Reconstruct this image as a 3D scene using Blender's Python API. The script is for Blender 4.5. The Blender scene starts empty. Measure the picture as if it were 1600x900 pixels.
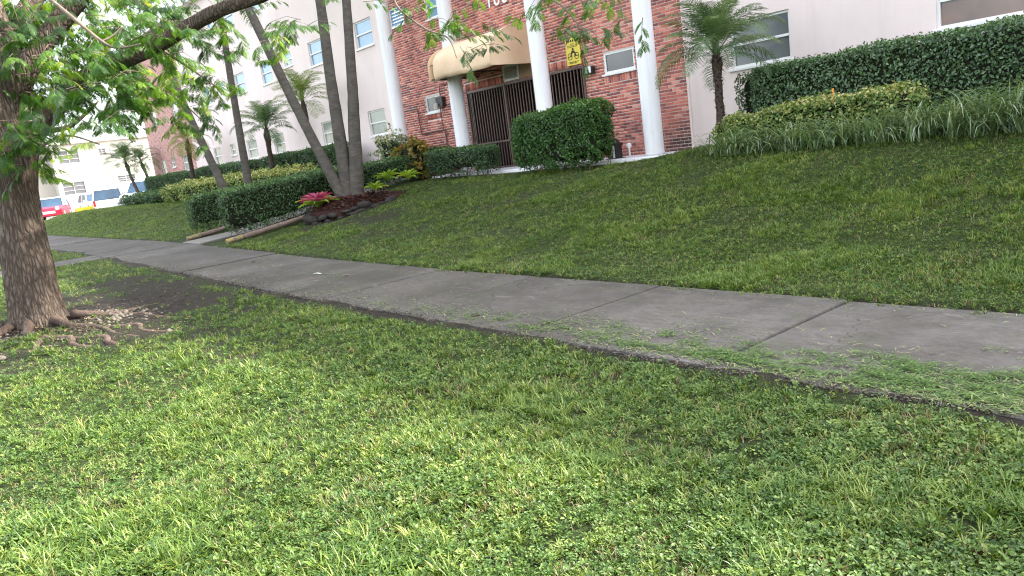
import bpy, math, random
import numpy as np
from mathutils import Vector, Matrix, Euler

random.seed(4)
rng = np.random.default_rng(4)
S = bpy.context.scene
COL = S.collection
R = math.radians

# ------------------------------------------------------------------ camera
CAM_H = 1.55
FOCAL_PX = 1194.5
yaw, pitch, roll = R(-51.789), R(10.597), R(-7.58)
fw = Vector((math.sin(yaw)*math.cos(pitch), math.cos(yaw)*math.cos(pitch), -math.sin(pitch)))
r0 = Vector((math.cos(yaw), -math.sin(yaw), 0)); u0 = r0.cross(fw)
rt = math.cos(roll)*r0 + math.sin(roll)*u0
up = -math.sin(roll)*r0 + math.cos(roll)*u0
cam = bpy.data.cameras.new('camera'); co = bpy.data.objects.new('camera', cam); COL.objects.link(co)
cm = Matrix((rt, up, -fw)).transposed().to_4x4(); cm.translation = (0, 0, CAM_H)
co.matrix_world = cm
cam.sensor_width = 36.0; cam.lens = FOCAL_PX/1600*36.0
cam.clip_start = 0.05; cam.clip_end = 2000
S.camera = co

# ------------------------------------------------------------------ light
SUN_AZ, SUN_EL = R(27), R(41)          # azimuth from +Y towards +X
w = bpy.data.worlds.new('World'); S.world = w; w.use_nodes = True
nt = w.node_tree; bg = nt.nodes['Background']
sky = nt.nodes.new('ShaderNodeTexSky'); sky.sky_type = 'NISHITA'; sky.sun_disc = False
sky.sun_elevation = SUN_EL; sky.sun_rotation = SUN_AZ
sky.air_density = 1.0; sky.dust_density = 3.6; sky.ozone_density = 1.0
hs = nt.nodes.new('ShaderNodeHueSaturation'); hs.inputs['Saturation'].default_value = .38   # thin white haze over the sky
nt.links.new(sky.outputs[0], hs.inputs['Color']); nt.links.new(hs.outputs[0], bg.inputs[0]); bg.inputs[1].default_value = 0.15
sl = bpy.data.lights.new('sun', 'SUN'); sl.energy = 2.0; sl.angle = R(1.2); sl.color = (1, .95, .86)
so = bpy.data.objects.new('sun', sl); COL.objects.link(so)
sdir = Vector((math.sin(SUN_AZ)*math.cos(SUN_EL), math.cos(SUN_AZ)*math.cos(SUN_EL), math.sin(SUN_EL)))
so.rotation_euler = sdir.to_track_quat('Z', 'Y').to_euler()
S.view_settings.view_transform = 'Standard'; S.view_settings.look = 'None'
S.view_settings.exposure = 2.87; S.view_settings.gamma = 1.0
S.cycles.use_denoising = True; S.cycles.denoiser = 'OPENIMAGEDENOISE'; S.cycles.denoising_input_passes = 'RGB_ALBEDO_NORMAL'; S.cycles.denoising_prefilter = 'NONE'; S.cycles.filter_width = 1.15; S.cycles.use_adaptive_sampling = False; S.cycles.sample_clamp_indirect = 4
S.cycles.max_bounces = 6; S.cycles.transparent_max_bounces = 8
S.cycles.diffuse_bounces = 3; S.cycles.glossy_bounces = 3; S.cycles.transmission_bounces = 4

# ------------------------------------------------------------------ helpers
ORG = {}
def link(o, parent=None):
    COL.objects.link(o)
    if parent is not None: o.parent = parent
    return o
def tag(o, label=None, cat=None, group=None, kind=None):
    if label: o['label'] = label
    if cat: o['category'] = cat
    if group: o['group'] = group
    if kind: o['kind'] = kind
    return o
def thing(name, loc, label, cat, group=None):
    o = bpy.data.objects.new(name, None); o.location = loc; o.empty_display_size = .2
    link(o); ORG[o.name] = np.array(loc, float)
    return tag(o, label, cat, group)

def np_mesh(name, V, F, smooth=False, tone=None, org=(0, 0, 0), attrs=None):
    V = np.asarray(V, np.float32) - np.asarray(org, np.float32); F = np.asarray(F, np.int32)
    me = bpy.data.meshes.new(name); k = F.shape[1]; n = len(F)
    me.vertices.add(len(V)); me.vertices.foreach_set('co', V.ravel())
    me.loops.add(n*k); me.loops.foreach_set('vertex_index', F.ravel())
    me.polygons.add(n); me.polygons.foreach_set('loop_start', np.arange(0, n*k, k, dtype=np.int32))
    try: me.polygons.foreach_set('loop_total', np.full(n, k, np.int32))
    except Exception: pass
    if smooth: me.polygons.foreach_set('use_smooth', np.ones(n, bool))
    me.update(calc_edges=True); me.validate()
    if tone is not None:
        a = me.attributes.new('tone', 'FLOAT', 'POINT'); a.data.foreach_set('value', np.asarray(tone, np.float32))
    for nm, v in (attrs or {}).items():
        a = me.attributes.new(nm, 'FLOAT', 'POINT'); a.data.foreach_set('value', np.asarray(v, np.float32))
    return me

class MB:
    def __init__(s): s.v = []; s.f = []
    def quad(s, a, b, c, d):
        n = len(s.v); s.v += [a, b, c, d]; s.f.append((n, n+1, n+2, n+3)); return s
    def box(s, x0, x1, y0, y1, z0, z1):
        n = len(s.v)
        s.v += [(x0,y0,z0),(x1,y0,z0),(x1,y1,z0),(x0,y1,z0),(x0,y0,z1),(x1,y0,z1),(x1,y1,z1),(x0,y1,z1)]
        for f in ((0,3,2,1),(4,5,6,7),(0,1,5,4),(1,2,6,5),(2,3,7,6),(3,0,4,7)): s.f.append(tuple(n+i for i in f))
        return s
    def hexa(s, p):
        n = len(s.v); s.v += [tuple(q) for q in p]
        for f in ((0,3,2,1),(4,5,6,7),(0,1,5,4),(1,2,6,5),(2,3,7,6),(3,0,4,7)): s.f.append(tuple(n+i for i in f))
        return s
    def poly(s, pts):
        n = len(s.v); s.v += [tuple(p) for p in pts]; s.f.append(tuple(range(n, n+len(pts)))); return s
    def prism(s, pts, axis, a, b):
        """polygon pts (2D) extruded along axis from a to b"""
        def P(p, t):
            if axis == 'x': return (t, p[0], p[1])
            if axis == 'y': return (p[0], t, p[1])
            return (p[0], p[1], t)
        n = len(s.v); m = len(pts)
        s.v += [P(p, a) for p in pts] + [P(p, b) for p in pts]
        s.f.append(tuple(range(n, n+m))); s.f.append(tuple(range(n+2*m-1, n+m-1, -1)))
        for i in range(m):
            j = (i+1) % m; s.f.append((n+i, n+m+i, n+m+j, n+j))
        return s
    def tube(s, pts, rad, sides=8, cap=True, warp=None):
        pts = [Vector(p) for p in pts]; n0 = len(s.v); m = len(pts)
        rad = rad if hasattr(rad, '__len__') else [rad]*m
        ref = Vector((0, 0, 1))
        t0 = (pts[-1]-pts[0]).normalized()
        if abs(t0.z) > .8: ref = Vector((1, 0, 0))
        for i, p in enumerate(pts):
            t = (pts[min(i+1, m-1)] - pts[max(i-1, 0)]).normalized()
            a = (ref - t*ref.dot(t)).normalized(); b = t.cross(a)
            for k in range(sides):
                an = 2*math.pi*k/sides; r = rad[i]
                if warp: r *= warp(an, i, p)
                s.v.append(tuple(p + a*math.cos(an)*r + b*math.sin(an)*r))
        for i in range(m-1):
            for k in range(sides):
                q = (k+1) % sides
                s.f.append((n0+i*sides+k, n0+i*sides+q, n0+(i+1)*sides+q, n0+(i+1)*sides+k))
        if cap:
            s.f.append(tuple(n0+k for k in range(sides))[::-1]); s.f.append(tuple(n0+(m-1)*sides+k for k in range(sides)))
        return s
    def lathe(s, c, prof, sides=24, axis='z'):
        n0 = len(s.v); m = len(prof)
        for (r, h) in prof:
            for k in range(sides):
                an = 2*math.pi*k/sides; x, y = r*math.cos(an), r*math.sin(an)
                s.v.append((c[0]+x, c[1]+y, c[2]+h) if axis == 'z' else ((c[0]+h, c[1]+x, c[2]+y) if axis == 'x' else (c[0]+x, c[1]+h, c[2]+y)))
        for i in range(m-1):
            for k in range(sides):
                q = (k+1) % sides
                s.f.append((n0+i*sides+k, n0+i*sides+q, n0+(i+1)*sides+q, n0+(i+1)*sides+k))
        s.f.append(tuple(n0+k for k in range(sides))[::-1]); s.f.append(tuple(n0+(m-1)*sides+k for k in range(sides)))
        return s
    def mesh(s, name, org=(0, 0, 0), smooth=False):
        me = bpy.data.meshes.new(name)
        me.from_pydata([(p[0]-org[0], p[1]-org[1], p[2]-org[2]) for p in s.v], [], s.f)
        if smooth: me.polygons.foreach_set('use_smooth', [True]*len(me.polygons))
        me.update(); return me
    def build(s, name, m, parent=None, smooth=False, bevel=0, label=None, kind=None, angle=None):
        org = ORG.get(parent.name, np.zeros(3)) if parent is not None else np.zeros(3)
        me = s.mesh(name, org, smooth); me.materials.append(m)
        o = bpy.data.objects.new(name, me); link(o, parent); ORG[o.name] = org
        if bevel:
            b = o.modifiers.new('edge', 'BEVEL'); b.width = bevel; b.segments = 2; b.limit_method = 'ANGLE'
        if label: o['label'] = label
        if kind: o['kind'] = kind
        return o
def obj(name, me, m, parent=None, loc=(0, 0, 0), kind=None):
    if m is not None and not me.materials: me.materials.append(m)
    o = bpy.data.objects.new(name, me); o.location = loc; link(o, parent)
    ORG[o.name] = ORG.get(parent.name, np.zeros(3)) if parent is not None else np.zeros(3)
    if kind: o['kind'] = kind
    return o

def sm(t):
    t = np.clip(t, 0, 1); return t*t*(3-2*t)
def gz(X, Y):
    X = np.asarray(X, float); Y = np.asarray(Y, float)
    zs = .19*sm((-X-8)/15)
    k = sm((-X-24)/20)
    L = 6.35*(1-k) + 3.0*k
    u = np.clip((Y-5.7)/L, 0, 1)
    A = 1.0 - .15*sm((-X-8.6)/2.5) + .0*k
    z = zs*(1-.7*sm(u)) + A*sm(u)
    q = sm((-X-53)/2.2)
    z = z*(1-q) + .5*q
    return z
def gzf(x, y): return float(gz(x, y))

def vnoise(X, Y, s, seed=0):
    """smooth value noise, numpy"""
    x = np.asarray(X)*s + seed*17.3; y = np.asarray(Y)*s - seed*9.1
    xi = np.floor(x).astype(np.int64); yi = np.floor(y).astype(np.int64); xf = x-xi; yf = y-yi
    def h(a, b):
        n = (a*374761393 + b*668265263 + seed*1442695) & 0xffffffff
        n = ((n ^ (n >> 13))*1274126177) & 0xffffffff
        return ((n ^ (n >> 16)) & 0xffff)/65535.0
    u = xf*xf*(3-2*xf); v = yf*yf*(3-2*yf)
    return (h(xi, yi)*(1-u)+h(xi+1, yi)*u)*(1-v) + (h(xi, yi+1)*(1-u)+h(xi+1, yi+1)*u)*v

# ------------------------------------------------------------------ materials
def newmat(name):
    m = bpy.data.materials.new(name); m.use_nodes = True
    n = m.node_tree; return m, n, n.nodes['Principled BSDF']
def N(n, t, **kw):
    x = n.nodes.new(t)
    for k, v in kw.items():
        if k.startswith('i_'):
            key = k[2:]; x.inputs[int(key) if key.isdigit() else key].default_value = v
        else: setattr(x, k, v)
    return x
def L(n, a, b): n.links.new(a, b)
def ramp(n, src, stops):
    r = n.nodes.new('ShaderNodeValToRGB'); e = r.color_ramp.elements
    while len(e) < len(stops): e.new(.5)
    for i, (p, c) in enumerate(stops):
        e[i].position = p; e[i].color = (*c, 1)
    if src is not None: L(n, src, r.inputs[0])
    return r.outputs[0]
def noise(n, scale, detail=4, rough=.55, vec=None, dist=0):
    x = N(n, 'ShaderNodeTexNoise'); x.inputs['Scale'].default_value = scale; x.inputs['Detail'].default_value = detail
    x.inputs['Roughness'].default_value = rough; x.inputs['Distortion'].default_value = dist
    if vec is not None: L(n, vec, x.inputs['Vector'])
    return x.outputs['Fac']
def pos(n, scale=None):
    g = N(n, 'ShaderNodeNewGeometry'); v = g.outputs['Position']
    if scale:
        mp = N(n, 'ShaderNodeMapping'); mp.inputs['Scale'].default_value = scale; L(n, v, mp.inputs[0]); v = mp.outputs[0]
    return v
def ocoord(n, scale=None):
    g = N(n, 'ShaderNodeTexCoord'); v = g.outputs['Object']
    if scale:
        mp = N(n, 'ShaderNodeMapping'); mp.inputs['Scale'].default_value = scale; L(n, v, mp.inputs[0]); v = mp.outputs[0]
    return v
def mixc(n, fac, a, b, mode='MIX'):
    x = N(n, 'ShaderNodeMix', data_type='RGBA', blend_type=mode)
    for sock, v in ((x.inputs[0], fac), (x.inputs[6], a), (x.inputs[7], b)):
        if hasattr(v, 'links'): L(n, v, sock)
        else: sock.default_value = v if not isinstance(v, tuple) else (*v, 1)
    return x.outputs[2]
def math_(n, op, a, b=None, clamp=False):
    x = N(n, 'ShaderNodeMath', operation=op); x.use_clamp = clamp
    for i, v in enumerate((a, b)):
        if v is None: continue
        if hasattr(v, 'links'): L(n, v, x.inputs[i])
        else: x.inputs[i].default_value = v
    return x.outputs[0]
def bump(n, b, h, strength=.3, dist=.01):
    x = N(n, 'ShaderNodeBump'); x.inputs['Strength'].default_value = strength; x.inputs['Distance'].default_value = dist
    L(n, h, x.inputs['Height']); L(n, x.outputs[0], b.inputs['Normal'])

def flat(name, c, rough=.6, var=.12, scale=6, metal=0, bmp=0, spec=.5, streak=False):
    m, n, b = newmat(name)
    v = pos(n, (1, 1, .25)) if streak else pos(n)
    f = noise(n, scale, 5, .6, v)
    lo = tuple(x*(1-var) for x in c); hi = tuple(min(1, x*(1+var)) for x in c)
    L(n, ramp(n, f, [(.3, lo), (.7, hi)]), b.inputs['Base Color'])
    b.inputs['Roughness'].default_value = rough; b.inputs['Metallic'].default_value = metal
    b.inputs['Specular IOR Level'].default_value = spec
    if bmp: bump(n, b, noise(n, scale*12, 3, .6, pos(n)), bmp, .01)
    return m

def leafmat(name, stops, trans=.35, rough=.45, src='tone', patch=0, spec=.4):
    """leaf colour from a per-leaf value (mesh attribute or per-instance random)"""
    m, n, b = newmat(name)
    if src == 'tone':
        a = N(n, 'ShaderNodeAttribute', attribute_name='tone'); fac = a.outputs['Fac']
    else:
        a = N(n, 'ShaderNodeObjectInfo'); fac = a.outputs['Random']
    if patch:
        p = noise(n, patch, 3, .6, pos(n))
        p = math_(n, 'MULTIPLY_ADD', p, .7); n.nodes[-1].inputs[2].default_value = -.38
        fac = math_(n, 'ADD', fac, p, True)
    c = ramp(n, fac, stops)
    L(n, c, b.inputs['Base Color']); b.inputs['Roughness'].default_value = rough
    b.inputs['Specular IOR Level'].default_value = spec
    t = N(n, 'ShaderNodeBsdfTranslucent')
    c2 = mixc(n, 1.0, c, (1.25, 1.2, .55), 'MULTIPLY'); L(n, c2, t.inputs['Color'])
    mx = N(n, 'ShaderNodeMixShader'); mx.inputs[0].default_value = trans
    L(n, b.outputs[0], mx.inputs[1]); L(n, t.outputs[0], mx.inputs[2])
    L(n, mx.outputs[0], n.nodes['Material Output'].inputs['Surface'])
    return m

MAT = {}
# ground: soil with a green thatch, bare where the 'soil' attribute says so
m, n, b = newmat('ground_soil')
a = N(n, 'ShaderNodeAttribute', attribute_name='soil').outputs['Fac']
f1 = noise(n, 9, 6, .65, pos(n)); f2 = noise(n, 60, 4, .6, pos(n))
soil = ramp(n, f1, [(.3, (.016, .013, .011)), (.5, (.030, .025, .021)), (.72, (.068, .055, .046))])
soil = mixc(n, math_(n, 'MULTIPLY', f2, .5), soil, (.06, .046, .036), 'MIX')
thatch = ramp(n, noise(n, 25, 5, .6, pos(n)), [(.3, (.018, .028, .008)), (.55, (.044, .066, .018)), (.75, (.085, .10, .036))])
L(n, mixc(n, a, thatch, soil), b.inputs['Base Color']); b.inputs['Roughness'].default_value = .95
b.inputs['Specular IOR Level'].default_value = .15
bump(n, b, noise(n, 55, 6, .8, pos(n)), 1.0, .05)
MAT['ground'] = m

def concrete(name, base, stain=(.10, .09, .075), green=True, light=.0):
    m, n, b = newmat(name)
    rnd = N(n, 'ShaderNodeObjectInfo').outputs['Random']
    big = noise(n, .9, 5, .6, pos(n)); mid = noise(n, 5, 6, .65, pos(n, (.6, 1.6, 1))); fine = noise(n, 90, 4, .7, pos(n))
    c = ramp(n, mid, [(.25, tuple(x*.72 for x in base)), (.5, base), (.8, tuple(x*1.22 for x in base))])
    c = mixc(n, math_(n, 'MULTIPLY', ramp(n, big, [(.42, (0, 0, 0)), (.62, (1, 1, 1))]), .65), c, stain)
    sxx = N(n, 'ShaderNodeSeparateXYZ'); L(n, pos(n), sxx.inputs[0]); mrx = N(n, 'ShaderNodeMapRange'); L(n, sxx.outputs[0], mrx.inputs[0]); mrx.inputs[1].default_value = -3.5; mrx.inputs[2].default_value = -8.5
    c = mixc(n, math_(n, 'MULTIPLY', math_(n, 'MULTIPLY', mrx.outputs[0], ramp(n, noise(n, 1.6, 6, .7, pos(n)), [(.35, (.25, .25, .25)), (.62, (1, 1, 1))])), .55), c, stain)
    if green:
        gq = noise(n, 2.2, 5, .7, pos(n)); c = mixc(n, math_(n, 'MULTIPLY', ramp(n, gq, [(.52, (0, 0, 0)), (.7, (1, 1, 1))]), .45), c, (.075, .085, .04))
    wq = noise(n, 1.4, 4, .7, pos(n, (1, 2.2, 1)), 1.5); c = mixc(n, math_(n, 'MULTIPLY', ramp(n, wq, [(.62, (0, 0, 0)), (.72, (1, 1, 1))]), .55), c, tuple(x*1.9 for x in base))
    k = math_(n, 'MULTIPLY_ADD', rnd, .28); n.nodes[-1].inputs[2].default_value = .86
    kk = N(n, 'ShaderNodeCombineColor'); [L(n, k, kk.inputs[i]) for i in range(3)]
    c = mixc(n, 1.0, c, kk.outputs[0], 'MULTIPLY')
    sp_n = noise(n, 22, 6, .75, pos(n, (.7, 1.4, 1))); c = mixc(n, .55, c, ramp(n, sp_n, [(.30, (.52, .50, .48)), (.5, (.95, .95, .95)), (.72, (1.35, 1.33, 1.3))]), 'MULTIPLY')
    c = mixc(n, .5, c, ramp(n, fine, [(.3, (.55, .55, .55)), (.7, (1.0, 1.0, 1.0))]), 'MULTIPLY')
    vo = N(n, 'ShaderNodeTexVoronoi', feature='DISTANCE_TO_EDGE'); vo.inputs['Scale'].default_value = .42
    wv = N(n, 'ShaderNodeVectorMath', operation='ADD'); nz = N(n, 'ShaderNodeTexNoise'); nz.inputs['Scale'].default_value = 2.2; nz.inputs['Detail'].default_value = 5; L(n, pos(n), nz.inputs['Vector'])
    sc_ = N(n, 'ShaderNodeVectorMath', operation='SCALE'); L(n, nz.outputs['Color'], sc_.inputs[0]); sc_.inputs['Scale'].default_value = .9; L(n, pos(n), wv.inputs[0]); L(n, sc_.outputs[0], wv.inputs[1]); L(n, wv.outputs[0], vo.inputs['Vector'])
    ck = ramp(n, vo.outputs['Distance'], [(.0, (1, 1, 1)), (.0035, (0, 0, 0))]); msk = ramp(n, noise(n, .7, 3, .5, pos(n)), [(.5, (0, 0, 0)), (.56, (1, 1, 1))])
    c = mixc(n, math_(n, 'MULTIPLY', math_(n, 'MULTIPLY', ck, msk), .75), c, (.018, .016, .013))
    L(n, c, b.inputs['Base Color']); b.inputs['Roughness'].default_value = .88; b.inputs['Specular IOR Level'].default_value = .2
    bump(n, b, math_(n, 'ADD', fine, math_(n, 'MULTIPLY', sp_n, .6)), .45, .006)
    return m
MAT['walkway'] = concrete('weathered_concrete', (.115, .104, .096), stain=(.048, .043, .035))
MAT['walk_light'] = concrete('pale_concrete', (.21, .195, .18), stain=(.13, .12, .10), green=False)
MAT['joint'] = flat('joint_dirt', (.035, .03, .025), .95)
MAT['asphalt'] = flat('lot_asphalt', (.16, .155, .15), .9, .15, 3)
m, n, b = newmat('pink_stucco')
c = ramp(n, noise(n, .5, 5, .6, pos(n)), [(.3, (.66, .55, .52)), (.55, (.73, .615, .585)), (.75, (.76, .65, .62))])
st = noise(n, 1.0, 5, .7, pos(n, (2.2, 2.2, .12))); c = mixc(n, math_(n, 'MULTIPLY', ramp(n, st, [(.52, (0, 0, 0)), (.75, (1, 1, 1))]), .22), c, (.46, .38, .34))
L(n, c, b.inputs['Base Color']); b.inputs['Roughness'].default_value = .9; b.inputs['Specular IOR Level'].default_value = .15
bump(n, b, noise(n, 45, 4, .65, pos(n)), .25, .012); MAT['stucco'] = m
MAT['white_paint'] = flat('white_paint', (.78, .77, .78), .5, .04, 2, streak=True)
m, n, b = newmat('column_paint')
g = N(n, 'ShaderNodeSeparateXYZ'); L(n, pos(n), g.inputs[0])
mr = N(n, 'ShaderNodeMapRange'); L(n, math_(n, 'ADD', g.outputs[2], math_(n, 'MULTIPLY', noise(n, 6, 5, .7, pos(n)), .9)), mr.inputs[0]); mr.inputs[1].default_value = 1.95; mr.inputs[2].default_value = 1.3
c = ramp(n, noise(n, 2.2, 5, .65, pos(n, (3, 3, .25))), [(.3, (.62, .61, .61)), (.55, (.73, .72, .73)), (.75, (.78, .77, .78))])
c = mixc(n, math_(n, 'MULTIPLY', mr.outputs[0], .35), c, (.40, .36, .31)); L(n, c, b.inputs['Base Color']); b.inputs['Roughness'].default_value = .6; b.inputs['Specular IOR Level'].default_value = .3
bump(n, b, noise(n, 60, 4, .6, pos(n)), .12, .006); MAT['column'] = m
MAT['white_wall'] = flat('white_stucco', (.50, .47, .42), .85, .03, .6, spec=.2)
MAT['cream_wall'] = flat('cream_stucco', (.40, .37, .32), .85, .03, .6, spec=.2)
MAT['frame'] = flat('window_frame_white', (.68, .68, .66), .45, .04)
MAT['frame_dark'] = flat('shadow_frame', (.10, .085, .075), .5, .1)
MAT['mortar'] = flat('mortar', (.68, .58, .55), .95, .15, 8, bmp=.3, spec=.15)
BR = [(0.0, (.12, .055, .05)), (.14, (.19, .07, .058)), (.35, (.25, .085, .062)), (.6, (.33, .115, .080)), (.85, (.40, .165, .115)), (1.0, (.36, .20, .155))]
BR = [(p_, (min(1, c_[0]*1.75), c_[1]*1.6, c_[2]*1.62)) for p_, c_ in BR]
def brickmat(name, src):
    m, n, b = newmat(name)
    if src == 'rand': fac = N(n, 'ShaderNodeObjectInfo').outputs['Random']
    else: fac = N(n, 'ShaderNodeAttribute', attribute_name='tone').outputs['Fac']
    c = ramp(n, fac, BR)
    c = mixc(n, .5, c, ramp(n, noise(n, 30, 5, .7, pos(n)), [(.3, (.6, .58, .58)), (.7, (1.1, 1.1, 1.1))]), 'MULTIPLY')
    eff = ramp(n, noise(n, 6, 5, .7, pos(n)), [(.58, (0, 0, 0)), (.78, (1, 1, 1))])
    c = mixc(n, math_(n, 'MULTIPLY', eff, .35), c, (.42, .30, .26))
    # bricks darken low on the wall right of the last column
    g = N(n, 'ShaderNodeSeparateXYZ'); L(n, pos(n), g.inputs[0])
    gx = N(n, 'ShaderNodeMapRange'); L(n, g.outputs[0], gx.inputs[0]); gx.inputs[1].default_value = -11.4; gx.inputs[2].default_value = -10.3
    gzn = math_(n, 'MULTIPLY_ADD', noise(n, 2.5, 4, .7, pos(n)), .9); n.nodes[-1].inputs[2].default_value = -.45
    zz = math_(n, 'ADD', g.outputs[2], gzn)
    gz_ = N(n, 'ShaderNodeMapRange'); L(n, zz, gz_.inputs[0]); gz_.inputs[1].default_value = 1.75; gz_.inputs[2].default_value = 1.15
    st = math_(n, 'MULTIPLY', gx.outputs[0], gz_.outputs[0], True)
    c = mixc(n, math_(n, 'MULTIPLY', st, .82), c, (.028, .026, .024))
    L(n, c, b.inputs['Base Color']); b.inputs['Roughness'].default_value = .85; b.inputs['Specular IOR Level'].default_value = .25
    bump(n, b, noise(n, 120, 3, .6, pos(n)), .3, .004)
    return m
MAT['brick'] = brickmat('clay_brick', 'rand'); MAT['brick_mass'] = brickmat('clay_brick_mass', 'tone')
# far brick, too small to pick apart
m, n, b = newmat('far_brick')
bt = N(n, 'ShaderNodeTexBrick'); bt.inputs['Scale'].default_value = 1; bt.inputs['Brick Width'].default_value = .203; bt.inputs['Row Height'].default_value = .0677
bt.inputs['Mortar Size'].default_value = .008; bt.inputs['Color1'].default_value = (.34, .11, .085, 1); bt.inputs['Color2'].default_value = (.52, .25, .20, 1); bt.inputs['Mortar'].default_value = (.55, .45, .42, 1)
sx = N(n, 'ShaderNodeSeparateXYZ'); L(n, pos(n), sx.inputs[0]); cx = N(n, 'ShaderNodeCombineXYZ')
L(n, math_(n, 'ADD', sx.outputs[0], sx.outputs[1]), cx.inputs[0]); L(n, sx.outputs[2], cx.inputs[1]); L(n, cx.outputs[0], bt.inputs['Vector'])
c = mixc(n, .5, bt.outputs[0], ramp(n, noise(n, 5, 5, .8, pos(n)), [(.3, (.6, .55, .55)), (.7, (1.2, 1.2, 1.2))]), 'MULTIPLY')
L(n, c, b.inputs['Base Color']); b.inputs['Roughness'].default_value = .9; bump(n, b, bt.outputs[1], .3, .01); MAT['far_brick'] = m

def panemat(name, c, c2, rough=.06):
    m, n, b = newmat(name)
    L(n, ramp(n, noise(n, 1.3, 3, .5, pos(n)), [(.35, c), (.65, c2)]), b.inputs['Base Color'])
    b.inputs['Roughness'].default_value = rough; b.inputs['Specular IOR Level'].default_value = .7
    return m
MAT['pane'] = panemat('pane_pale', (.20, .23, .20), (.30, .33, .28))  # pale green-grey base colour stands in for reflected trees and sky
MAT['pane_grey'] = panemat('pane_grey', (.07, .08, .09), (.11, .12, .125), .15)
MAT['pane_dark'] = panemat('pane_dark', (.03, .035, .04), (.06, .065, .07))
MAT['pane_blue'] = panemat('pane_blue', (.10, .22, .36), (.16, .30, .44), .2)  # sky reflection painted in as a blue base colour
MAT['gate'] = flat('gate_brown_metal', (.055, .036, .030), .5, .15, 8)
MAT['gate_rail'] = flat('gate_rail_metal', (.12, .075, .062), .5, .15, 8)
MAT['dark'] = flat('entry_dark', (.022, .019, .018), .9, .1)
MAT['awning'] = flat('tan_canvas', (.74, .54, .365), .9, .05, 4, spec=.1, bmp=.1)
MAT['awning_under'] = flat('tan_canvas_lining', (.30, .2, .13), .9, .05, 4, spec=.1)
MAT['louver'] = flat('vent_white', (.55, .55, .53), .5, .06)
MAT['sign_yellow'] = flat('sign_yellow', (.80, .66, .10), .5, .05)
MAT['ink'] = flat('sign_ink', (.03, .03, .028), .6, .1)
MAT['conduit'] = flat('conduit_paint', (.12, .055, .05), .5, .15)
MAT['white_plastic'] = flat('white_plastic', (.8, .8, .78), .4, .03)
MAT['black'] = flat('black_metal', (.02, .02, .02), .4, .1)
MAT['green_plastic'] = flat('green_plastic', (.03, .055, .04), .5, .1)
MAT['wood'] = flat('log_wood', (.15, .11, .09), .85, .3, 14, bmp=.4, spec=.2)
MAT['yellow_paint'] = flat('yellow_worn_paint', (.20, .155, .045), .8, .75, 16, bmp=.3)
m, n, b = newmat('yellow_worn_paint')
f_ = noise(n, 11, 5, .7, pos(n)); c = mixc(n, ramp(n, f_, [(.46, (0, 0, 0)), (.54, (1, 1, 1))]), (.13, .10, .08), (.25, .20, .065))
c = mixc(n, .5, c, ramp(n, noise(n, 50, 4, .7, pos(n)), [(.3, (.5, .5, .5)), (.7, (1.1, 1.1, 1.1))]), 'MULTIPLY')
L(n, c, b.inputs['Base Color']); b.inputs['Roughness'].default_value = .85; bump(n, b, f_, .4, .02); MAT['yellow_paint'] = m
MAT['yellow_wall'] = flat('yellow_painted_concrete', (.82, .62, .04), .7, .05)
MAT['mulch'] = flat('red_mulch', (.045, .022, .018), .95, .6, 40, bmp=.8, spec=.1)
MAT['stone'] = flat('dark_edging_stone', (.035, .030, .027), .9, .35, 12, bmp=.5, spec=.2)
MAT['pebble'] = flat('pale_pebble', (.13, .11, .09), .85, .3, 20, spec=.2)
MAT['red_paint'] = flat('red_car_paint', (.42, .012, .035), .2, .03, spec=.6)
MAT['orange_paint'] = flat('orange_car_paint', (.50, .13, .05), .25, .05, spec=.6)
MAT['car_white'] = flat('white_car_paint', (.60, .60, .60), .2, .02, spec=.6)
MAT['car_silver'] = flat('pale_silver_car_paint', (.62, .66, .70), .2, .02, spec=.6, metal=.1)
MAT['car_glass'] = panemat('car_glass', (.012, .03, .055), (.025, .06, .10), .25)
MAT['tyre'] = flat('tyre_rubber', (.02, .02, .02), .8, .1)
MAT['rim'] = flat('wheel_rim', (.5, .5, .5), .3, .05, metal=.6)
MAT['tail'] = flat('red_lens', (.55, .02, .02), .2, .05)
MAT['lamp'] = flat('clear_lens', (.75, .75, .72), .15, .03)
MAT['paper'] = flat('paper', (.75, .74, .7), .8, .03)
MAT['pebble_pale'] = flat('dull_paper', (.42, .41, .38), .85, .05)
MAT['dead'] = flat('dead_leaf', (.045, .03, .018), .8, .3, 40)

# bark
def barkmat(name, stops, sc, zs, bs=.8, ring=False):
    m, n, b = newmat(name)
    v = pos(n, (sc, sc, zs))
    f = noise(n, 1, 6, .65, v, .6); f2 = noise(n, 3, 4, .6, pos(n))
    c = ramp(n, f, stops)
    c = mixc(n, .45, c, ramp(n, f2, [(.3, (.6, .6, .6)), (.7, (1.25, 1.2, 1.15))]), 'MULTIPLY')
    L(n, c, b.inputs['Base Color']); b.inputs['Roughness'].default_value = .92; b.inputs['Specular IOR Level'].default_value = .15
    bump(n, b, f, bs, .03)
    return m
MAT['bark_old'] = barkmat('branch_bark', [(.36, (.022, .016, .013)), (.47, (.085, .063, .05)), (.56, (.135, .105, .085)), (.7, (.22, .175, .145))], 19, 2.4, 1.0)
m, n, b = newmat('furrowed_bark')
nz = N(n, 'ShaderNodeTexNoise'); nz.inputs['Scale'].default_value = 5; nz.inputs['Detail'].default_value = 4; L(n, pos(n), nz.inputs['Vector'])
sc_ = N(n, 'ShaderNodeVectorMath', operation='SCALE'); L(n, nz.outputs['Color'], sc_.inputs[0]); sc_.inputs['Scale'].default_value = .9
ad = N(n, 'ShaderNodeVectorMath', operation='ADD'); L(n, pos(n, (24, 24, 2.4)), ad.inputs[0]); L(n, sc_.outputs[0], ad.inputs[1])
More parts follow.
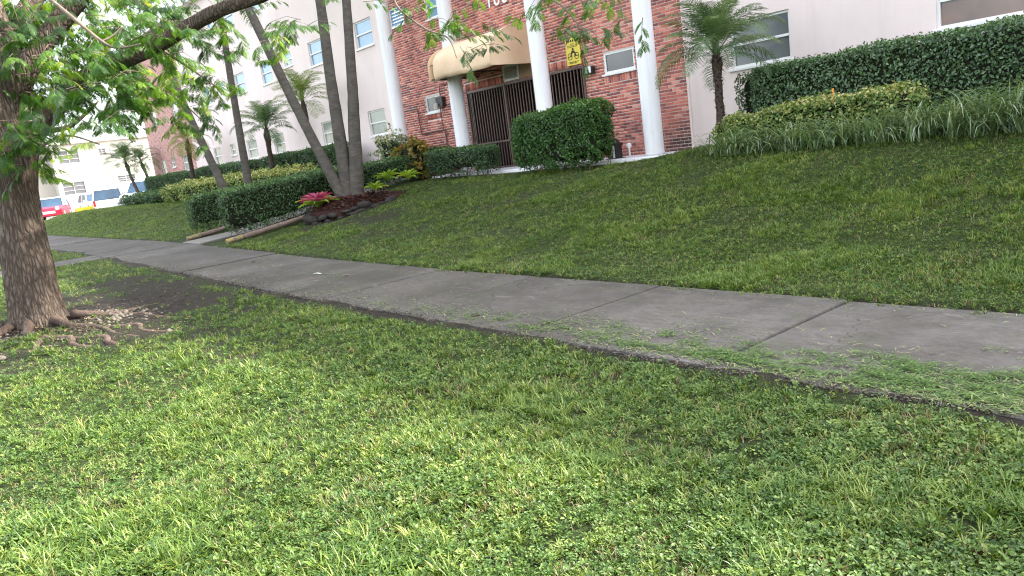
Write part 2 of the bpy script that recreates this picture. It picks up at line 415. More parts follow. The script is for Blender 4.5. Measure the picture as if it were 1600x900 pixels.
vo = N(n, 'ShaderNodeTexVoronoi', feature='DISTANCE_TO_EDGE'); vo.inputs['Scale'].default_value = 1; L(n, ad.outputs[0], vo.inputs['Vector'])
vc = N(n, 'ShaderNodeTexVoronoi'); vc.inputs['Scale'].default_value = 1; L(n, ad.outputs[0], vc.inputs['Vector'])
d_ = vo.outputs['Distance']
c = ramp(n, d_, [(.0, (.060, .046, .037)), (.08, (.082, .063, .051)), (.25, (.122, .096, .079)), (.5, (.155, .125, .105))])
c = mixc(n, .6, c, ramp(n, noise(n, 40, 5, .7, pos(n, (1, 1, .4))), [(.3, (.5, .48, .46)), (.7, (1.25, 1.22, 1.18))]), 'MULTIPLY')
lic = ramp(n, noise(n, 3.2, 5, .7, pos(n)), [(.6, (0, 0, 0)), (.7, (1, 1, 1))]); c = mixc(n, math_(n, 'MULTIPLY', lic, .4), c, (.30, .27, .23))
L(n, c, b.inputs['Base Color']); b.inputs['Roughness'].default_value = .95; b.inputs['Specular IOR Level'].default_value = .1
bump(n, b, math_(n, 'ADD', ramp(n, d_, [(0, (0, 0, 0)), (.25, (1, 1, 1))]), math_(n, 'MULTIPLY', noise(n, 28, 5, .75, pos(n, (1, 1, .3))), .8)), .7, .025); MAT['bark'] = m
MAT['root'] = barkmat('root_bark', [(.3, (.045, .032, .026)), (.5, (.10, .07, .056)), (.75, (.17, .125, .105))], 14, 14, .8)
MAT['palm_trunk'] = barkmat('grey_palm_trunk', [(.25, (.050, .044, .038)), (.5, (.080, .071, .061)), (.75, (.118, .107, .094))], 5, 14, .3)
MAT['palm_dark'] = barkmat('dark_palm_trunk', [(.3, (.03, .022, .018)), (.5, (.075, .055, .045)), (.75, (.14, .11, .09))], 20, 30, .9)
MAT['crownshaft'] = flat('crownshaft', (.30, .32, .09), .5, .15, 3)
MAT['twig'] = flat('twig_bark', (.16, .12, .09), .9, .3, 12)

G = lambda *c: c
MAT['tree_leaf'] = leafmat('feathery_leaf', [(0, G(.022, .060, .014)), (.4, G(.050, .125, .022)), (.7, G(.11, .225, .030)), (.97, G(.20, .33, .04)), (1, G(.30, .35, .04))], .5)
MAT['frond'] = leafmat('palm_frond', [(0, G(.075, .14, .065)), (.5, G(.12, .20, .09)), (1, G(.19, .27, .12))], .35, src='rand')
MAT['frond_light'] = leafmat('light_palm_frond', [(0, G(.12, .19, .04)), (.5, G(.17, .25, .06)), (1, G(.24, .30, .09))], .4, src='rand')
MAT['frond_yellow'] = leafmat('yellowing_frond', [(0, G(.20, .20, .05)), (.5, G(.27, .25, .06)), (1, G(.16, .22, .06))], .35, src='rand')
MAT['rachis'] = flat('frond_rachis', (.13, .17, .06), .6, .1)
MAT['hedge_leaf'] = leafmat('hedge_leaf', [(0, G(.020, .052, .020)), (.5, G(.046, .105, .034)), (.85, G(.095, .185, .052)), (1, G(.19, .28, .085))], .25, rough=.35, spec=.5)
MAT['glare_hedge_leaf'] = leafmat('glare_hedge_leaf', [(0, G(.035, .075, .032)), (.5, G(.085, .155, .065)), (.85, G(.165, .26, .11)), (1, G(.30, .38, .20))], .25, rough=.3, spec=.6)  # lighter copy of the hedge leaf, veiling glare put into the colour
MAT['ficus_leaf'] = leafmat('clipped_shrub_leaf', [(0, G(.022, .062, .014)), (.5, G(.052, .132, .025)), (.85, G(.10, .215, .036)), (1, G(.18, .30, .055))], .3, rough=.35, spec=.5)
MAT['var_leaf'] = leafmat('variegated_leaf', [(0, G(.06, .12, .03)), (.42, G(.14, .23, .05)), (.66, G(.33, .36, .11)), (1, G(.64, .56, .27))], .3)
MAT['croton_leaf'] = leafmat('croton_leaf', [(0, G(.06, .08, .02)), (.4, G(.16, .15, .03)), (.7, G(.36, .22, .03)), (1, G(.18, .05, .03))], .3)
MAT['white_var_leaf'] = leafmat('white_variegated_leaf', [(0, G(.05, .09, .03)), (.5, G(.2, .24, .12)), (1, G(.55, .55, .38))], .3)
MAT['strap_leaf'] = leafmat('strap_leaf', [(0, G(.06, .11, .045)), (.45, G(.14, .22, .09)), (.8, G(.28, .36, .19)), (1, G(.46, .50, .36))], .3, rough=.3, spec=.6)  # variegated tones lifted further, veiling glare put into the colour
MAT['pink_brom'] = leafmat('pink_bromeliad', [(0, G(.34, .035, .15)), (.6, G(.46, .08, .24)), (1, G(.55, .22, .33))], .35)
MAT['green_brom'] = leafmat('green_bromeliad', [(0, G(.16, .28, .04)), (.6, G(.26, .38, .05)), (1, G(.40, .48, .08))], .35)
MAT['core'] = flat('hedge_twigs', (.018, .020, .012), .95, .3, 20, spec=.05)
MAT['grass'] = leafmat('grass_blade', [(0, G(.046, .094, .015)), (.4, G(.090, .158, .024)), (.75, G(.150, .215, .036)), (1, G(.25, .29, .075))], .28, src='rand', patch=.8, spec=.35)
MAT['weed'] = leafmat('weed_leaf', [(0, G(.030, .070, .015)), (.4, G(.060, .118, .024)), (.8, G(.102, .168, .034)), (1, G(.19, .245, .06))], .25, src='rand', patch=.9, spec=.28)
MAT['straw'] = leafmat('dry_blade', [(0, G(.16, .12, .06)), (1, G(.36, .30, .17))], .3, src='rand', spec=.2)
MAT['clipping'] = leafmat('cut_grass', [(0, G(.06, .12, .03)), (.6, G(.12, .2, .05)), (1, G(.28, .3, .12))], .3, src='rand')

# ------------------------------------------------------------------ ground
def lin(a, b, s): return np.arange(a, b, s)
xs = np.concatenate([[-420, -250, -150, -100, -80, -70], lin(-62, -30, .5), lin(-30, -14, .16), lin(-14, 2.5, .09), [3, 4, 6, 9, 14, 25, 60, 150, 420]])
ys = np.concatenate([[-420, -150, -60, -25, -12, -7, -5, -4, -3], lin(-2.2, 3.5, .09), lin(3.5, 4.15, .03), lin(4.15, 8, .09), lin(8, 14.2, .2), [15, 17, 20, 26, 40, 80, 160, 420]])
GX, GY = np.meshgrid(xs, ys, indexing='ij')
ells = [(-12.0, 2.3, 1.9, .85, .2, 1.0), (-11.6, 3.1, 2.4, .5, -.05, .9), (-10.2, 1.9, 1.6, .8, .15, .85), (-9.3, 1.6, 1.1, .5, .1, .75), (-13.6, 3.0, 2.2, .55, .1, .9), (-9.6, .7, 1.2, .5, 0, .6), (-11.8, 1.2, 1.1, 1.0, 0, 1.),
        (-13.0, 7.4, 1.2, .35, .2, .4), (-15.4, 8.0, 1.4, .5, .3, .75), (-11.2, 9.2, .9, .4, .2, .5), (-9.6, 7.4, 1.0, .35, .1, .25), (-12.2, 6.5, 1.0, .3, .1, .3), (-16.6, 8.0, .9, .5, 0, .9),
        (-8.2, 2.4, 1.0, .35, .1, .6), (-6.9, 2.1, .8, .3, .1, .4)]
def edge_y(X):
    X = np.asarray(X, float); return 3.80+.13*(vnoise(X, X*0+2, 1.1, 61)-.35)+.07*(vnoise(X, X*0+5, 5, 62)-.5)
def soilmask(X, Y):
    X = np.asarray(X, float); Y = np.asarray(Y, float)
    m_ = np.zeros_like(X)
    wob = (vnoise(X, Y, 1.7, 3)-.5)*1.0 + (vnoise(X, Y, 5, 4)-.5)*.8 + (vnoise(X, Y, 14, 6)-.5)*.8
    for cx_, cy_, a_, b_, an, s_ in ells:
        dx, dy = X-cx_, Y-cy_; u = (dx*math.cos(an)+dy*math.sin(an))/a_; v = (-dx*math.sin(an)+dy*math.cos(an))/b_
        d = np.sqrt(u*u+v*v) + wob
        m_ = np.maximum(m_, s_*sm((1.25-d)/.6))
    # dirt lying along the near sidewalk edge
    e = sm((Y-(3.56 + .22*(vnoise(X, Y, .8, 5)-.5)))/.16)*sm((4.4-Y)/.1)
    m_ = np.maximum(m_, e*.95)
    m_ = np.maximum(m_, .85*sm((Y-5.55)/.05)*sm((5.80-Y)/.1))
    return np.clip(m_, 0, 1)
GZ = gz(GX, GY) + (vnoise(GX, GY, 2.1, 1)-.5)*.035 + (vnoise(GX, GY, 7, 2)-.5)*.018
EDGE = edge_y(GX)
GZ += .018*sm((GY-3.5)/.2)
GZ -= .11*sm((GY-EDGE)/.06)*sm((5.72-GY)/.08)*(GX > -56)
GZ -= .06*((GX > -20.3) & (GX < -19.0) & (GY > 5.6) & (GY < 12.6))
far = (np.abs(GX) > 64) | (GY < -6) | (GY > 16); GZ = np.where(far, np.where(GX < -60, .4, -.1) , GZ)
ni, nj = GX.shape
ii = np.arange(ni*nj).reshape(ni, nj)
F = np.stack([ii[:-1, :-1], ii[1:, :-1], ii[1:, 1:], ii[:-1, 1:]], -1).reshape(-1, 4)
me = np_mesh('ground', np.stack([GX, GY, GZ], -1).reshape(-1, 3), F, True, attrs={'soil': soilmask(GX, GY).ravel()})
tag(obj('ground', me, MAT['ground']), kind='structure')

# sidewalk: one slab per joint
SY0, SY1 = 3.79, 5.64
sw = bpy.data.objects.new('sidewalk', None); link(sw); sw['kind'] = 'structure'; ORG[sw.name] = np.zeros(3)
edges = [3.0, 1.0, -.95] + [-2.955-1.885*i for i in range(0, 27)]
for a_, b_ in zip(edges[:-1], edges[1:]):
    x1, x0 = a_-.008, b_+.008
    o_ = random.uniform(-.006, .006); ti = random.uniform(-.004, .004)
    p = []
    for z_ in (-.12, .012):
        for (x_, y_) in ((x0, SY0), (x1, SY0), (x1, SY1), (x0, SY1)):
            p.append((x_, y_ + (random.uniform(-.012, .012) if z_ > 0 else 0), float(gz(x_, 4.5)) + z_ + (o_ + ti*(1 if x_ == x0 else -1) if z_ > 0 else 0)))
    MB().hexa(p).build('slab', MAT['walkway'], sw, bevel=.012)
mb = MB()
for k in range(30):
    xa, xb = 3-2*k, 1-2*k
    mb.quad((xa, SY0, gzf(xa, 4.5)-.012), (xb, SY0, gzf(xb, 4.5)-.012), (xb, SY1, gzf(xb, 4.5)-.012), (xa, SY1, gzf(xa, 4.5)-.012))
mb.build('joint_bed', MAT['joint'], sw)

# side path to the kerb and entrance walk
sp = bpy.data.objects.new('side_path', None); link(sp); sp['kind'] = 'structure'; ORG[sp.name] = np.zeros(3)
for k in range(4):
    ya, yb = SY0-.01-1.6*k, SY0-1.6*(k+1)
    MB().hexa([(-21.3, yb, .0), (-19.75, yb, .0), (-19.75, ya, .0), (-21.3, ya, .0), (-21.3, yb, gzf(-21, 3)+.018), (-19.75, yb, gzf(-20, 3)+.018), (-19.75, ya, gzf(-20, 3)+.018), (-21.3, ya, gzf(-21, 3)+.018)]).build('slab', MAT['walkway'], sp, bevel=.01)
ew = bpy.data.objects.new('entrance_walk', None); link(ew); ew['kind'] = 'structure'; ORG[ew.name] = np.zeros(3)
WX0, WX1 = -20.35, -18.95
for k in range(5):
    ya, yb = 5.66+1.32*k, 5.66+1.32*(k+1)-.015
    MB().hexa([(WX0, ya, 0), (WX1, ya, 0), (WX1, yb, 0), (WX0, yb, 0), (WX0, ya, gzf(-19.5, ya)+.03), (WX1, ya, gzf(-19.5, ya)+.03), (WX1, yb, gzf(-19.5, yb)+.03), (WX0, yb, gzf(-19.5, yb)+.03)]).build('slab', MAT['walk_light'], ew, bevel=.01)
for k in range(4):
    xa, xb = -18.93+1.35*k, -18.93+1.35*(k+1)-.015
    MB().box(xa, min(xb, -13.9), 11.55, 12.95, .4, .885).build('slab', MAT['walk_light'], ew, bevel=.01)

# parking lot beyond the lawn
lot = bpy.data.objects.new('parking_lot', np_mesh('parking_lot', [(-200, -60, .6), (-54.7, -60, .6), (-54.7, 80, .6), (-200, 80, .6)], [(0, 1, 2, 3)])); link(lot); lot.data.materials.append(MAT['asphalt']); lot['kind'] = 'structure'

# ------------------------------------------------------------------ apartment building
FY = 13.0
ROOF = 10.0
bld = thing('apartment_building', (-20, FY, .8), 'three storey pink stucco and red brick apartment building with tall white round columns', 'building')
def wall(name, x0, x1, z0, z1, holes, mat, y=FY, depth=.10):
    xs_ = sorted({x0, x1, *[h[0] for h in holes], *[h[1] for h in holes]}); zs_ = sorted({z0, z1, *[h[2] for h in holes], *[h[3] for h in holes]})
    mb = MB()
    for i in range(len(xs_)-1):
        for j in range(len(zs_)-1):
            cx_, cz_ = (xs_[i]+xs_[i+1])/2, (zs_[j]+zs_[j+1])/2
            if any(h[0] < cx_ < h[1] and h[2] < cz_ < h[3] for h in holes): continue
            mb.quad((xs_[i], y, zs_[j]), (xs_[i+1], y, zs_[j]), (xs_[i+1], y, zs_[j+1]), (xs_[i], y, zs_[j+1]))
    for (a, b_, c, d) in holes:
        mb.quad((a, y, c), (a, y+depth, c), (a, y+depth, d), (a, y, d)); mb.quad((b_, y, c), (b_, y, d), (b_, y+depth, d), (b_, y+depth, c))
        mb.quad((a, y, d), (a, y+depth, d), (b_, y+depth, d), (b_, y, d)); mb.quad((a, y, c), (b_, y, c), (b_, y+depth, c), (a, y+depth, c))
    return mb.build(name, mat, bld)
def window(x0, x1, z0, z1, pane='pane', y=FY, kind='hung', parent=None, rec=.06, sill=True, mid=.5):
    parent = parent or bld; t = .045
    yb = y+rec; mb = MB()
    mb.box(x0, x0+t, yb-.02, yb+.04, z0, z1).box(x1-t, x1, yb-.02, yb+.04, z0, z1)
    mb.box(x0+t, x1-t, yb-.02, yb+.04, z1-t, z1).box(x0+t, x1-t, yb-.02, yb+.04, z0, z0+t)
    if kind == 'hung':
        zm = z0+(z1-z0)*mid; mb.box(x0+t, x1-t, yb-.03, yb+.03, zm-.022, zm+.022)
    wn = mb.build('window', MAT['frame'], parent)
    if kind == 'hung':
        MB().box(x0+t, x1-t, yb+.002, yb+.008, zm+.022, z1-t).build('pane', MAT[pane], wn)
        MB().box(x0+t, x1-t, yb+.014, yb+.02, z0+t, zm-.022).build('pane', MAT[pane], wn)
    elif kind == 'jalousie':
        k = 5
        for i in range(k):
            za = z0+t+(z1-z0-2*t)*i/k; zb = z0+t+(z1-z0-2*t)*(i+1)/k
            MB().hexa([(x0+t, yb-.03, za), (x1-t, yb-.03, za), (x1-t, yb-.022, za), (x0+t, yb-.022, za), (x0+t, yb+.02, zb), (x1-t, yb+.02, zb), (x1-t, yb+.028, zb), (x0+t, yb+.028, zb)]).build('slat', MAT[pane], wn)
    else:
        MB().box(x0+t, x1-t, yb+.002, yb+.01, z0+t, z1-t).build('pane', MAT[pane], wn)
    if sill: MB().box(x0-.05, x1+.05, y-.045, yb-.022, z0-.05, z0-.004).build('sill', MAT['frame'], wn, bevel=.006)
    return wn
# left pink wing
col_w = [(-22.95, -21.85), (-26.45, -25.25), (-31.0, -29.92), (-33.98, -32.85), (-38.4, -37.4)]
small_w = [(-28.65, -27.95), (-36.08, -35.4)]
storeys = [(2.39, 3.2), (5.19, 6.02), (8.0, 8.82)]
holes = [(a, b_, c, d) for (a, b_) in col_w for (c, d) in storeys] + [(a, b_, d-.5, d) for (a, b_) in small_w for (c, d) in storeys if not (a > -30 and c < 3)]
wall('wall', -41.3, -21.0, .4, ROOF, holes, MAT['stucco'])
for h in holes: window(*h, 'pane' if h[2] < 4 else 'pane_blue')
# far left brick wing
wall('brick_wing_wall', -49.35, -41.302, .3, ROOF, fh := [(-43.55, -42.5, 2.4, 3.25), (-45.6, -44.95, 2.72, 3.26), (-47.65, -46.7, 2.3, 3.22), (-47.65, -46.7, 5.2, 6.0), (-43.55, -42.5, 5.2, 6.0)], MAT['far_brick'], depth=.12)
for h in fh: window(*h, 'pane')
MB().box(-49.35, -49.1, FY+.002, FY+12, .3, ROOF-.002).build('wall', MAT['far_brick'], bld)
# right pink wing
rh = [(-8.88, -7.64, 2.39, 3.24), (-5.2, -3.2, 2.41, 3.24), (-8.88, -7.64, 5.19, 6.02), (-5.2, -3.2, 5.19, 6.02), (1, 2.2, 2.39, 3.24)]
wall('wall', -9.93, 14, .4, ROOF, rh, MAT['stucco'])
MAT['pane_brown'] = panemat('pane_brown', (.09, .07, .065), (.2, .12, .10), .15)
for h in rh: window(*h, 'pane_brown' if h[0] == -5.2 else 'pane_grey', sill=True, mid=.5)
MB().box(-9.955, -9.90, FY-.018, FY-.003, .9, ROOF-.004).build('corner_trim', MAT['stucco'], bld)
MB().box(-49.3, 14, FY+.15, FY+11.9, ROOF-.14, ROOF-.02).build('roof', MAT['white_wall'], bld)
MB().box(-49.5, 14.2, FY-.35, FY-.004, ROOF-.22, ROOF+.12).build('roof_edge', MAT['white_paint'], bld)

# brick bay: mortar wall behind, bricks proud of it
BX0, BX1 = -21.0, -9.93
gate_h = (-17.4, -12.79, .5, 3.1)
bh = [gate_h, (-19.45, -18.68, 2.75, 3.21), (-12.17, -11.28, 2.79, 3.235), (-20.75, -19.95, 5.43, 5.97), (-18.75, -17.85, 5.28, 6.0)]
BZ1 = 6.7
wall('mortar_wall', BX0, BX1, .5, BZ1, bh, MAT['mortar'], y=FY+.009, depth=.13)
wall('upper_brick_wall', BX0, BX1, BZ1, ROOF, [(-20.75, -19.95, 8.2, 8.8), (-18.75, -17.85, 8.0, 8.8)], MAT['far_brick'])
window(*bh[1], 'pane_grey', kind='fixed', rec=.05); window(*bh[2], 'pane_dark', kind='fixed', rec=.04)
window(*bh[3], 'pane_blue', kind='jalousie', rec=.06); window(*bh[4], 'pane_blue', mid=.4)
window(-20.75, -19.95, 8.2, 8.8, 'pane_blue'); window(-18.75, -17.85, 8.0, 8.8, 'pane_blue')
CO, BL, J = .0677, .203, .0175
bricks = []   # x0,x1,z0,z1
sold = [(-17.45, -12.74, 3.105, 3.295), (-12.2, -11.25, 2.585, 2.775), (-19.48, -18.65, 2.545, 2.735)]
for (a, b_, c, d) in sold:
    x = a
    while x < b_-.03:
        bricks.append((x, min(x+CO-J, b_), c, d)); x += CO
def blocked(x0, x1, z0, z1):
    for (a, b_, c, d) in bh + sold:
        if x1 > a+.012 and x0 < b_-.012 and z1 > c+.012 and z0 < d-.012: return (a, b_)
    return None
row = 0; z = .62
while z < BZ1-.06:
    x = BX0 - (BL/2 if row % 2 else 0)
    while x < BX1:
        x0, x1 = max(x, BX0), min(x+BL-J, BX1-.03); segs = [(x0, x1)]
        for (a, b_, c, d) in bh + sold:
            if z+CO-J > c+.012 and z < d-.012:
                ns = []
                for (p, q) in segs:
                    if q <= a or p >= b_: ns.append((p, q)); continue
                    if p < a: ns.append((p, a-.004))
                    if q > b_: ns.append((b_+.004, q))
                segs = ns
        for (p, q) in segs:
            if q-p > .03: bricks.append((p, q, z, z+CO-J))
        x += BL
    z += CO; row += 1
def visible_size(bk):
    cx_, cz_ = (bk[0]+bk[1])/2, (bk[2]+bk[3])/2
    v = Vector((cx_, FY, cz_-CAM_H)); d = v.dot(fw); x = 800+FOCAL_PX*v.dot(rt)/d; y = 450-FOCAL_PX*v.dot(up)/d
    if not (0 < x < 1600 and 3 < y < 240): return 0
    for c in (-19.78, -16.75, -13.4, -10.28):
        if c*13/12.2-.28 < cx_ < c*13/12.2+.28: return 0
    if x < 985 and y > 150 and x > 815: return 0
    if cz_ < 1.1: return 0
    return (bk[1]-bk[0])*(bk[3]-bk[2])/d**2
order = sorted(range(len(bricks)), key=lambda i: -visible_size(bricks[i]))
single = set(order[:300])
bm_cache = {}
V, Fq, T = [], [], []
for i, (x0, x1, z0, z1) in enumerate(bricks):
    pr = random.uniform(0, .005); wx, wz = x1-x0, z1-z0
    if i in single:
        key = (round(wx, 2), round(wz, 2))
        if key not in bm_cache:
            mb = MB().box(0, wx, 0, .02, 0, wz); bm_cache[key] = mb.mesh('brick'); bm_cache[key].materials.append(MAT['brick'])
        o = bpy.data.objects.new('brick', bm_cache[key]); o.location = (x0-ORG[bld.name][0], FY-pr-ORG[bld.name][1], z0-ORG[bld.name][2])
        o.rotation_euler = (random.uniform(-.02, .02), random.uniform(-.008, .008), random.uniform(-.01, .01)); link(o, bld)
    else:
        n0 = len(V); y0 = FY-pr
        V += [(x0, y0, z0), (x1, y0, z0), (x1, y0, z1), (x0, y0, z1), (x0, y0+.02, z0), (x1, y0+.02, z0), (x1, y0+.02, z1), (x0, y0+.02, z1)]
        Fq += [(n0, n0+1, n0+2, n0+3), (n0+4, n0+5, n0+1, n0), (n0+3, n0+2, n0+6, n0+7), (n0+1, n0+5, n0+6, n0+2), (n0+4, n0, n0+3, n0+7)]
        T += [random.random()]*8
obj('brickwork', np_mesh('brickwork', V, Fq, tone=T, org=ORG[bld.name]), MAT['brick_mass'], bld, kind='stuff')

# porch slab, columns
MB().box(-17.75, -9.75, 11.72, 12.985, .45, .955).build('porch_slab', MAT['white_paint'], bld, bevel=.015)
for cxx in (-19.78, -16.75, -13.4, -10.28):
    base = .956 if cxx > -18 else .75
    MB().lathe((cxx, 12.2, 0), [(.205, base+.001), (.205, base+.04), (.192, base+.06), (.192, 5), (.185, 9.3), (.185, ROOF-.225)], 40).build('column', MAT['column'], bld, smooth=False)
for o in bld.children:
    if o.name.startswith('column'):
        o.data.polygons.foreach_set('use_smooth', [len(p.vertices) == 4 for p in o.data.polygons])
# entry hall behind the gate
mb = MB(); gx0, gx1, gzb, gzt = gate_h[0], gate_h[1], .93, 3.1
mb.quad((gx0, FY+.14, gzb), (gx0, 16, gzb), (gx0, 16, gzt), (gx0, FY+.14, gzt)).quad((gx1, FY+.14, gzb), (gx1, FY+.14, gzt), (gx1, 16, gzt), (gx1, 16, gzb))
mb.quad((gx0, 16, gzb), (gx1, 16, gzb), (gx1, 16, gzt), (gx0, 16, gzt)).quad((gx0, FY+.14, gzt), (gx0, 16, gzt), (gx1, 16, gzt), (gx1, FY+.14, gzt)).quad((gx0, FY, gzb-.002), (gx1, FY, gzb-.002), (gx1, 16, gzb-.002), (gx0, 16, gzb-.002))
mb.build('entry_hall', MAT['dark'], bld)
MB().box(-16.9, -15.9, 15.9, 15.98, .95, 2.95).build('inner_door', MAT['gate_rail'], bld)
# gate: bars, rails, posts
gate = MB().box(gx0, gx1, 12.99, 13.03, 3.04, 3.095).box(gx0, gx1, 12.99, 13.03, .96, 1.0).box(gx0+.03, gx1-.03, 12.985, 13.012, 1.63, 1.67).build('gate', MAT['gate_rail'], bld)
for px in (-17.37, -15.72, -14.05, -12.82):
    MB().box(px-.028, px+.028, 12.975, 13.034, .94, 3.092).build('gate_post', MAT['gate_rail'], gate)
x = gx0+.1; bar = MB().box(-.011, .011, -.011, .011, 0, 2.06).mesh('bar'); bar.materials.append(MAT['gate_rail'])
while x < gx1-.06:
    if min(abs(x-p) for p in (-15.72, -14.05)) > .045:
        o = bpy.data.objects.new('bar', bar); o.location = Vector((x, 13.022, .99)) - Vector(ORG[bld.name]); link(o, gate)
    x += .112
MB().box(-14.42, -14.2, 12.9, 12.972, 2.28, 2.62).build('lock_box', MAT['cream_wall'], gate, bevel=.01)
# vent and panel over the gate
vent = MB().box(-15.64, -15.03, 12.94, 12.99, 3.12, 3.17).box(-15.64, -15.03, 12.94, 12.99, 3.47, 3.52).box(-15.64, -15.6, 12.94, 12.99, 3.17, 3.47).box(-15.07, -15.03, 12.94, 12.99, 3.17, 3.47).build('vent', MAT['louver'], bld)
for k in range(8):
    zz = 3.175+k*.037
    MB().hexa([(-15.6, 12.945, zz), (-15.07, 12.945, zz), (-15.07, 12.95, zz), (-15.6, 12.95, zz), (-15.6, 12.975, zz+.03), (-15.07, 12.975, zz+.03), (-15.07, 12.98, zz+.03), (-15.6, 12.98, zz+.03)]).build('slat', MAT['louver'], vent)
MB().box(-14.99, -14.5, 12.95, 12.99, 3.13, 3.5).build('wall_panel', MAT['awning_under'], bld)

# awning
aw = thing('entrance_awning', (-15.7, 13, 3.4), 'tan canvas quarter round awning over the barred entrance', 'awning')
ax0, ax1, ay0 = -17.02, -14.38, 11.6
prof = []
for i in range(13):
    t = i/12*math.pi/2
    prof.append((12.985-(12.985-ay0)*math.sin(t), 3.78+.58*math.cos(t)))
prof2 = prof + [(ay0-.015, 3.64), (ay0-.005, 3.5), (ay0+.01, 3.38)]
mb = MB(); nx = 28
for i in range(nx+1):
    x = ax0+(ax1-ax0)*i/nx
    edge = max(0, 1-(x-ax0)/.35)
    for j, (y_, z_) in enumerate(prof2):
        sag = .012*math.sin(x*9.0+j*.7)*min(1, j/6) + (.02*math.sin(x*2.6) if j == len(prof2)-1 else 0)
        sh = 1-.30*edge**2
        yy = 12.985-(12.985-y_)*(1-.12*edge**2); mb.v.append((x, yy + sag, (z_ if z_ < 3.79 else 3.78+(z_-3.78)*sh) + (sag*.6 if j > 9 else 0)))
m_ = len(prof2)
for i in range(nx):
    for j in range(m_-1): mb.f.append((i*m_+j, i*m_+j+1, (i+1)*m_+j+1, (i+1)*m_+j))
cv = mb.build('canopy', MAT['awning'], aw, smooth=True); so_ = cv.modifiers.new('thick', 'SOLIDIFY'); so_.thickness = .012
for xx, nm in ((ax0+.01, 'end_panel'), (ax1-.01, 'end_panel')):
    pts = [(12.98, 3.4)] + [(y_, z_-.01) for y_, z_ in prof] + [(ay0-.005, 3.4)]
    MB().prism(pts, 'x', xx-.006, xx+.006).build(nm, MAT['awning'], aw)
mb = MB(); zf = 3.43
for xx in (ax0+.05, (ax0+ax1)/2, ax1-.05): mb.tube([(xx, 12.97, zf), (xx, ay0+.04, zf)], .014, 6)
mb.tube([(ax0+.05, ay0+.04, zf), (ax1-.05, ay0+.04, zf)], .014, 6).tube([(ax0+.05, ay0+.05, 3.78), (ax1-.05, ay0+.05, 3.78)], .012, 6)
mb.build('awning_frame', MAT['black'], aw)

# wall signs and fittings
sg = thing('warning_sign', (-13.06, 12.97, 3.14), 'yellow upright warning sign with a figure and two rings fixed over the gate', 'sign')
MB().box(-13.285, -12.83, 12.965, 12.98, 3.14, 3.75).build('sign_plate', MAT['sign_yellow'], sg)
mb = MB(); yy = 12.962
def strip(x0, x1, z0, z1): mb.box(x0, x1, yy, 12.9645, z0, z1)
for (za, zb, k) in ((3.655, 3.705, 6),):      # headline blocks
    for i in range(k): strip(-13.25+i*.068, -13.25+i*.068+.045, za, zb)
for zc, a_, b_ in ((3.60, -13.12, -13.0), (3.565, -13.24, -12.88), (3.535, -13.22, -12.9), (3.20, -13.24, -12.88), (3.175, -13.2, -12.95)):
    x = a_
    while x < b_:
        l_ = random.uniform(.018, .05); strip(x, min(x+l_, b_), zc, zc+.016); x += l_+.012
mb.build('lettering', MAT['ink'], sg, kind='stuff')
mb = MB()
for cxx in (-13.165, -12.95):
    for k in range(20):
        a0, a1 = 2*math.pi*k/20, 2*math.pi*(k+1)/20; ri, ro = .062, .078
        mb.quad(*[(cxx+r_*math.cos(a_), yy, 3.335+r_*math.sin(a_)) for r_, a_ in ((ri, a0), (ro, a0), (ro, a1), (ri, a1))])
    mb.box(cxx-.06, cxx+.06, yy, 12.9645, 3.325, 3.343)
mb.poly([(-13.13, yy, 3.40), (-12.98, yy, 3.40), (-13.01, yy, 3.46), (-13.1, yy, 3.46)]).poly([(-13.13, yy, 3.40), (-13.09, yy, 3.40), (-13.12, yy, 3.34), (-13.16, yy, 3.34)]).poly([(-13.02, yy, 3.40), (-12.98, yy, 3.40), (-12.95, yy, 3.34), (-12.99, yy, 3.34)])
mb.poly([(-13.055+.032*math.cos(2*math.pi*k/12), yy, 3.493+.032*math.sin(2*math.pi*k/12)) for k in range(12)])
mb.build('emblem', MAT['ink'], sg)
def text_mesh(name, body, size, ext):
    c = bpy.data.curves.new(name, 'FONT'); c.body = body; c.size = size; c.extrude = ext
    o = bpy.data.objects.new(name, c); COL.objects.link(o); bpy.context.view_layer.update()
    me = bpy.data.meshes.new_from_object(o.evaluated_get(bpy.context.evaluated_depsgraph_get()))
    bpy.data.objects.remove(o); me.name = name; return me
hn = thing('house_number', (-16.0, 12.975, 5.0), 'white house number digits on the brick wall above the awning', 'number')
for k, ch in enumerate('1665'):
    o = obj('digit', text_mesh('digit', ch, .52, .008), MAT['white_plastic'], hn, (k*.31, 0, 0)); o.rotation_euler = (R(90), 0, 0)
wl = thing('wall_light', (-12.54, 12.98, 2.9), 'small white faced box light on brick beside the barred opening', 'wall light')
MB().box(-12.64, -12.44, 12.86, 12.985, 2.86, 3.03).build('housing', MAT['black'], wl, bevel=.01); MB().box(-12.63, -12.45, 12.845, 12.858, 2.88, 3.02).build('lens', MAT['white_plastic'], wl)
fl = thing('flood_light', (-16.7, 12.97, 3.38), 'small twin lamp hanging under the awning on the dim brick', 'wall light')
MB().tube([(-16.7, 12.985, 3.42), (-16.7, 12.8, 3.40)], .02, 8).build('arm', MAT['black'], fl)
for dx in (-.08, .08): MB().lathe((-16.7+dx, 12.72, 3.34), [(.02, 0), (.055, .01), (.06, .07), (.03, .12)], 12).build('lamp_head', MAT['white_plastic'], fl)
mt = thing('electric_meter', (-18.55, 12.97, 2.85), 'dark electric meter box with a pale cover beside the small window', 'meter')
MB().box(-18.72, -18.40, 12.86, 12.985, 2.84, 3.12).build('box', MAT['black'], mt, bevel=.01); MB().box(-18.78, -18.60, 12.80, 12.858, 2.78, 2.96).build('cover', MAT['cream_wall'], mt, bevel=.01)
